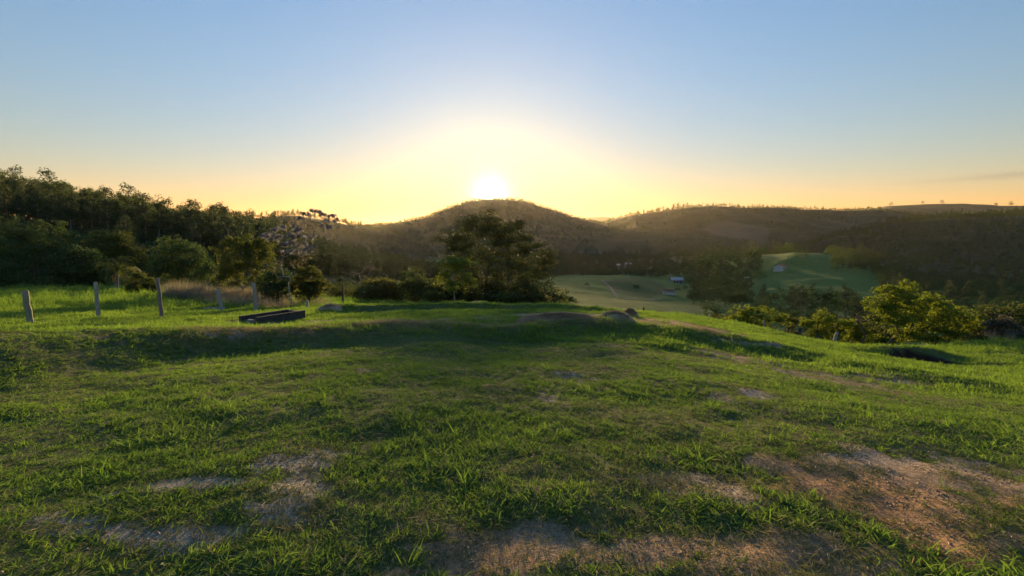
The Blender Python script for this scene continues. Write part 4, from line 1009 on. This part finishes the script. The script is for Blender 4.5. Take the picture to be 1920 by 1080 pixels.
def post(label, pt, pb, Y, wpx, mat, sides=8, group='posts of the left fence', kind='fence_post'):
    """top and foot pixel"""
    b = at(pb[0], pb[1], Y); tp = at(pt[0], pt[1], Y); zg = z1(b.x, b.y); h = tp.z - b.z; lean = tp.x - b.x
    r = wpx * Y / 960 * .44; q = np.random.default_rng(int(pb[0]))
    n = 7; fs = np.linspace(0, 1, n)
    pts = [(lean * f + q.normal(0, r * .10), q.normal(0, r * .10), -.25 + (h + .25) * f) for f in fs]
    rad = r * (1.05 - .15 * fs) * (1 + q.normal(0, .05, n)); pts.append((lean, 0, h + .004)); rad = np.append(rad, r * .25)
    v, f = tube([(np.array(pts), rad)], sides)
    v[:, 0] += (np.sin(v[:, 2] * 9) * .06 * r)
    o = ob(kind, mesh_np(kind, v, f, [mat], sides > 5), loc=(b.x, b.y, zg))
    tag(o, label, 'post', group); return o
post('short mossy pale post, first from the left edge', (47, 543), (56, 605), 15, 13, M_MOSS)
post('pale grey upright concrete post, second from the left edge', (179, 530), (184, 598), 16.5, 10, M_POSTG, 4)
post('dark leaning wooden post, third from the left edge', (295, 522), (305, 597), 17.5, 8, M_POSTW, 6)
post('short pale leaning post among the dry grass, fourth from the left', (408, 540), (418, 582), 23, 9, M_POSTG, 4)
post('slim grey upright post behind the concrete trough', (476, 529), (480, 584), 23, 8, M_POSTG, 4)
post('pale stub of a post right of the silver-leaved tree', (576, 563), (575, 580), 24, 6, M_POSTG, 6)
post('thin dark post above the brown heap', (643, 534), (643, 576), 31, 4.5, M_POSTD, 6)
for (lab, pt, pb, Y, w, m) in [('short dark post behind the straw heaps', (1207, 572), (1208, 586), 27, 4, M_POSTD), ('tiny dark post stub just left of the rounded straw heap', (1164, 575), (1164, 582), 27, 3, M_POSTD),
        ('pale post where the dirt edge ends on the right', (1331, 588), (1331, 603), 28, 4, M_POSTG), ('thin pale post before the yellow-green shrub, left one', (1380, 600), (1380, 614), 29, 3.5, M_POSTG),
        ('stout dark post in front of the yellow-green shrub', (1433, 603), (1433, 625), 28, 5, M_POSTW), ('pale post inside the yellow-green shrub', (1424, 595), (1425, 610), 31, 4, M_POSTG),
        ('thin dark post right of the yellow-green shrub', (1474, 590), (1474, 612), 32, 2.5, M_POSTD), ('second thin dark post right of the yellow-green shrub', (1486, 585), (1486, 614), 32, 3, M_POSTD),
        ('thick dark stump before the grey rubble', (1500, 603), (1500, 626), 29, 7, M_POSTD), ('dark stump under the small shrub by the rubble', (1534, 615), (1533, 628), 28.5, 6, M_POSTD),
        ('pale leaning dead stump beside the grey rubble', (1571, 597), (1564, 622), 29, 7, M_POSTG)]:
    post(lab, pt, pb, Y, w, m, 6, 'posts and stumps of the right fence')

def trough():
    Y = 16.4; c = at(511, 596, Y); z = z1(c.x, c.y)
    t = thing('cattle_trough', 'long dark concrete cattle trough sunk in the grass on the left', 'trough', (c.x, c.y, z - .06), -R(30))
    l, w, h, th = 1.75, .75, .34, .10
    bm_ob('side_wall', lambda b: box(b, (-w / 2, 0, h / 2), (th, l, h), bev=.012), M_CONC, t)
    bm_ob('side_wall', lambda b: box(b, (w / 2, .06, h / 2), (th, l, h + .03), bev=.012), M_CONC, t)
    bm_ob('end_wall', lambda b: box(b, (0, l / 2 - .05, h / 2), (w - th - .006, th, h - .02), bev=.012), M_CONC, t)
    e = bm_ob('end_wall', lambda b: box(b, (.12, -l / 2 + .05, h / 2 - .05), (w - th - .25, th, h - .1), bev=.012), M_CONC, t)
    bm_ob('floor', lambda b: box(b, (0, 0, .05), (w - th - .008, l - th * 2 - .3, .08)), M_CONC, t)
    blk = bm_ob('end_block', lambda b: box(b, (w / 2 - .10, -l / 2 - .06, h / 2 - .02), (.22, .12, h - .04), bev=.015), M_CONCL, t); blk['label'] = 'pale concrete end block'
trough()
def dark_sheet():
    p = at(893, 571, 25); z = z1(p.x, p.y)
    t = thing('scrap_sheet', 'dark crumpled sheet lying behind the second bank near the large tree', 'scrap', (p.x, p.y, z), R(8))
    V = []; nx, ny = 9, 5
    for j in range(ny):
        for i in range(nx):
            u, v = i / (nx - 1), j / (ny - 1); V.append(((u - .5) * 1.15, (v - .5) * .8, .14 + .13 * math.sin(u * 2.6) + .05 * math.sin(u * 9 + v * 4) * (1 - v)))
    F = [(j * nx + i, j * nx + i + 1, (j + 1) * nx + i + 1, (j + 1) * nx + i) for j in range(ny - 1) for i in range(nx - 1)]
    o = ob('sheet', mesh_np('sheet', V, np.array(F), [M_CONC], True), t); md = o.modifiers.new('thickness', 'SOLIDIFY'); md.thickness = .02
    bm_ob('board', lambda b: box(b, (.35, -.42, .16), (.55, .10, .04), rz=.2, ry=-.25), M_CONCL, t)
dark_sheet()
def heap(label, px, py, Y, wpx, hpx, mat, seed, bm_=None, depth=.8):
    q = np.random.default_rng(seed); p = at(px, py, Y); z = z1(p.x, p.y); w = wpx * Y / 960; h = hpx * Y / 960
    n, m = 22, 9; V = []
    for j in range(m):
        f = j / (m - 1); rr = math.sin(f * PI / 2) ; zz = math.cos(f * PI / 2) ** .8
        for i in range(n):
            a = 2 * PI * i / n; k = 1 + .22 * math.sin(a * 3 + seed) * f + .10 * q.normal() * f
            V.append((rr * w * k * math.cos(a), rr * w * depth * k * math.sin(a), h * zz * (1 + .10 * q.normal() * (f < .95)) - .06))
    F = [(j * n + (i + 1) % n, j * n + i, (j + 1) * n + i, (j + 1) * n + (i + 1) % n) for j in range(m - 1) for i in range(n)]
    t = thing('straw_heap', label, 'heap', (p.x, p.y, z), 0, 'heaps of cut grass and straw on the banks')
    ob('pile', mesh_np('pile', V, np.array(F), [bm_ or M_HEAP], True), t)
    N_ = int(1100 * max(1, w / .4)); a = q.uniform(0, 2 * PI, N_); f = np.sqrt(q.uniform(0, 1, N_)); c = np.stack([f * w * np.cos(a), f * w * depth * np.sin(a), h * np.maximum(0, 1 - f ** 2) ** .6 - .02], 1)
    d = q.normal(size=(N_, 3)); d[:, 2] = -np.abs(d[:, 2]) * .6; d /= np.linalg.norm(d, axis=1, keepdims=True); s = np.cross(d, [0, 0, 1.]); s /= np.maximum(np.linalg.norm(s, axis=1, keepdims=True), 1e-6)
    l = q.uniform(.10, .24, (N_, 1)); ww = .006
    VV = np.stack([c - s * ww, c + s * ww, c + d * l + [0, 0, .03]], 1).reshape(-1, 3)
    st = ob('stalks', mesh_np('stalks', VV, np.arange(N_ * 3).reshape(-1, 3), [mat]), t); st['kind'] = 'stuff'
M_HEAP = rough_mat('straw_heap', (.28, .22, .14), (.48, .39, .26), 14, .9, 60)
M_HEAPR = rough_mat('red_earth_heap', (.20, .12, .075), (.33, .22, .14), 9, .8, 40)
heap('flat-topped straw heap on the lip of the bank, largest of three', 1152, 592, 15.2, 33, 22, M_STRAW, 1)
heap('small rounded straw heap behind the flat-topped one', 1181, 588, 17.6, 14, 16, M_STRAW, 2)
heap('long low reddish straw heap on the lip right of centre', 1050, 594, 14.6, 75, 15, M_STRAW, 3, M_HEAPR, .35)
heap('brown rounded heap at the left end of the second bank', 622, 585, 20.3, 24, 14, M_STRAW, 4)
def slab():
    p = hit(402, 581); t = tag(bm_ob('concrete_slab', lambda b: (box(b, (0, 0, .04), (.95, .5, .10), bev=.02, ry=.05), box(b, (.25, .1, .10), (.4, .3, .07), bev=.02, rz=.4)), M_CONCL, loc=p), 'pale broken slab lying before the leaning fence post', 'slab')
slab()
def rocks():
    q = np.random.default_rng(3)
    for k, (px, py, Y, w, lab) in enumerate([(1512, 622, 29, 18, 'long grey rock behind the thick dark stump'), (1545, 618, 29.5, 20, 'largest grey rock of the rubble beside the leaning stump'), (1528, 624, 29, 12, 'small grey rock between the two larger rubble rocks'), (1560, 624, 28.5, 12, 'small grey rock at the foot of the leaning stump'),
            (1735, 652, 27, 26, 'low grey rock under the bright green tree'), (1770, 690, 15.4, 5, 'small stone on the near rim of the pit'), (1141, 562, 150, 3, 'white stone on the pasture, left of a pair'), (1152, 564, 148, 3, 'white stone on the pasture, right of a pair')]):
        p = at(px, py, Y); w = w * Y / 960; bm = bmesh.new(); bmesh.ops.create_icosphere(bm, subdivisions=2, radius=.5)
        for v in bm.verts: v.co *= 1 + q.normal(0, .10)
        me = bpy.data.meshes.new('rock'); bm.to_mesh(me); bm.free(); me.materials.append(M_ROCK if k < 6 else M_WHITE)
        o = ob('rock', me, loc=(p.x, p.y, z1(p.x, p.y) + w * .08), rot=(0, 0, q.uniform(0, 6)), scale=(w, w * .7, w * .45)); tag(o, lab, 'rock', 'loose rocks')
rocks()
def logs():
    for (a, b, Y, lab) in [((1419, 569), (1440, 557), 185, 'long pale fallen log on the green hill, nearest'), ((1453, 550), (1463, 548), 215, 'short pale log on the green hill, above the long one'), ((1494, 534), (1500, 531), 250, 'small pale log on the green hill beside the dark tree'), ((1114, 572), (1124, 569), 112, 'pale stick lying on the near pasture slope')]:
        p, e = at(*a, Y), at(*b, Y + 3); p.z = z1(p.x, p.y) + .15; e.z = z1(e.x, e.y) + .2; d = e - p; l = d.length
        pts = [np.array(d) * f + np.array([0, 0, .12 * math.sin(f * 7)]) for f in np.linspace(0, 1, 6)]
        br = [np.array(d) * .6, np.array(d) * .7 + np.array([-.1, 0, l * .12])]
        v, f = tube([(pts, np.linspace(.30, .16, 6) * (Y / 215)), (br, np.array([.12, .06]))], 6)
        tag(ob('fallen_log', mesh_np('fallen_log', v, f, [M_BARKP], True), loc=p), lab, 'log', 'fallen logs in the pastures')
logs()

# ---- buildings in the valley
def house(name, label, px, py, Y, wpx, roofm, wallm, rz=0., hh=2.6, dp=6., pitch=.45, nwin=2, open_front=False, lift=0.):
    p = at(px, py, Y); z = z1(p.x, p.y) + lift; w = wpx * Y / 960
    t = thing(name, label, 'building', (p.x, p.y, z), rz)
    if open_front:
        bm_ob('wall', lambda b: box(b, (0, dp / 2 - .1, hh / 2 - .5), (w, .2, hh + 1)), wallm, t)
        n = max(4, int(w / 2.2))
        for k in range(n + 1): bm_ob('pillar', lambda b: box(b, (-w / 2 + .12 + (w - .24) * k / n, -dp / 2 + .15, hh / 2 - .6), (.22, .22, hh + 1.2)), wallm, t)
        bm_ob('rail', lambda b: box(b, (0, -dp / 2 + .12, .35), (w - .3, .12, .7)), wallm, t)
        bm_ob('roof', lambda b: box(b, (0, 0, hh + .25), (w + .6, dp + .8, .16), rx=-.06), M_CONC, t)
        return t
    def walls(b):
        v = [b.verts.new(c) for c in ((-w / 2, -dp / 2, -1.5), (w / 2, -dp / 2, -1.5), (w / 2, dp / 2, -1.5), (-w / 2, dp / 2, -1.5), (-w / 2, -dp / 2, hh), (w / 2, -dp / 2, hh), (w / 2, dp / 2, hh), (-w / 2, dp / 2, hh), (-w / 2, 0, hh + dp / 2 * pitch), (w / 2, 0, hh + dp / 2 * pitch))]
        for f in ((0, 1, 5, 4), (2, 3, 7, 6), (1, 2, 6, 9, 5), (3, 0, 4, 8, 7), (3, 2, 1, 0)): b.faces.new([v[i] for i in f])
    bm_ob('wall', walls, wallm, t)
    sl = math.atan(pitch); L_ = dp / 2 / math.cos(sl) + .5
    def roof(b):
        for sg in (-1, 1): box(b, (0, sg * (dp / 4 + .22), hh + dp / 4 * pitch + .10 - .22 * pitch + .06), (w + .8, L_, .12), rx=-sg * sl)
    bm_ob('roof', roof, roofm, t)
    for k in range(nwin):
        xw = -w / 2 + w * (k + .7) / (nwin + .6)
        bm_ob('window', lambda b: box(b, (xw, -dp / 2 - .02, hh * .55), (.9, .08, .9)), M_WINDOW, t)
    bm_ob('door', lambda b: box(b, (w / 2 - w * .16, -dp / 2 - .02, 1.0), (.85, .08, 2.0)), M_POSTW, t)
    return t
house('farmhouse', 'small farmhouse with an orange tiled roof on the green hill', 1462, 512, 318, 14, M_TILE, M_WHITE, R(38), 2.6, 5.5)
house('farmhouse', 'pale-roofed farmhouse behind the crest of the fenced pasture', 1268, 529, 279, 20, M_TIN, M_CONCL, R(-6), 2.2, 7, .32, 3, lift=.0)
house('long_shed', 'long low white open-fronted shed in the fenced field', 1254, 552, 212, 24, M_TIN, M_WHITE, R(-12), 1.9, 4, open_front=True)
house('farmhouse', 'tiny white-roofed house among trees in the far valley', 1176, 500, 400, 12, M_TIN, M_WHITE, R(10), 2.8, 7, .3, 2, lift=2.5)
house('outbuilding', 'tiny pale outbuilding left of the white-roofed valley house', 1160, 496, 405, 6, M_TIN, M_WHITE, R(-10), 2.5, 5, .3, 1, lift=2.5)
def tank():
    Y = 266.; p = at(1400, 530, Y); z = z1(p.x, p.y)
    t = thing('water_tower', 'white water tank on tall legs below the orange-roofed house', 'water tower', (p.x, p.y, z), R(20))
    for sx in (-1, 1):
        for sy in (-1, 1): bm_ob('leg', lambda b: box(b, (sx * .75, sy * .75, 1.2), (.28, .28, 4.0)), M_WHITE, t)
    bm_ob('platform', lambda b: box(b, (0, 0, 3.3), (2.1, 2.1, .18)), M_WHITE, t)
    def tk(b):
        r = bmesh.ops.create_cone(b, cap_ends=True, segments=20, radius1=1.05, radius2=1.15, depth=1.5, matrix=Matrix.Translation((0, 0, 4.15)))
        bmesh.ops.create_cone(b, cap_ends=True, segments=20, radius1=1.2, radius2=.3, depth=.35, matrix=Matrix.Translation((0, 0, 5.08)))
    bm_ob('tank', tk, M_WHITE, t)
tank()
def poles():
    for (px, pt, pb, Y, lab, m) in [(1257, 513, 529, 268, 'pale utility pole beside the pale-roofed farmhouse', M_POSTG), (1178, 514, 521, 262, 'short white pole on the crest of the pasture', M_WHITE), (1475, 489, 510, 322, 'dark pole just right of the orange-roofed house', M_POSTW),
            (1291, 556, 566, 205, 'pale pole right of the long low shed', M_WHITE), (1393, 558, 570, 160, 'pale pole below the water tank', M_POSTG)]:
        p = at(px, pb, Y); h = (pb - pt) * Y / 960; z = z1(p.x, p.y)
        t = thing('utility_pole', lab, 'pole', (p.x, p.y, z), R(25), 'poles in the valley')
        v, f = tube([([(0, 0, -.5), (0, 0, h * .5), (0, 0, h)], [.17, .15, .12])], 7); ob('shaft', mesh_np('shaft', v, f, [m], True), t)
        if h > 3: bm_ob('crossarm', lambda b: box(b, (0, .13, h - .35), (1.5, .1, .12)), m, t)
poles()
def track():
    line = [(1128, 525), (1136, 532), (1146, 541), (1152, 551), (1160, 559), (1172, 561), (1196, 560), (1216, 562), (1240, 561)]
    P = [hit(a, b, 100, 290) for a, b in line]; V = []; 
    for i, p in enumerate(P):
        d = (P[min(i + 1, len(P) - 1)] - P[max(i - 1, 0)]); d.z = 0; d.normalize(); s = Vector((-d.y, d.x, 0))
        for k in (-1, 1):
            e = p + s * k * (.5 if i < 5 else .7); V.append((e.x, e.y, z1(e.x, e.y) + .12))
    F = [(2 * i, 2 * i + 1, 2 * i + 3, 2 * i + 2) for i in range(len(P) - 1)]
    tag(ob('track', mesh_np('track', V, np.array(F), [rough_mat('track_soil', (.14, .12, .09), (.24, .21, .165), .5, .4)], True)), 'pale dirt track along the fenced field in the pasture', kind='structure')
track()
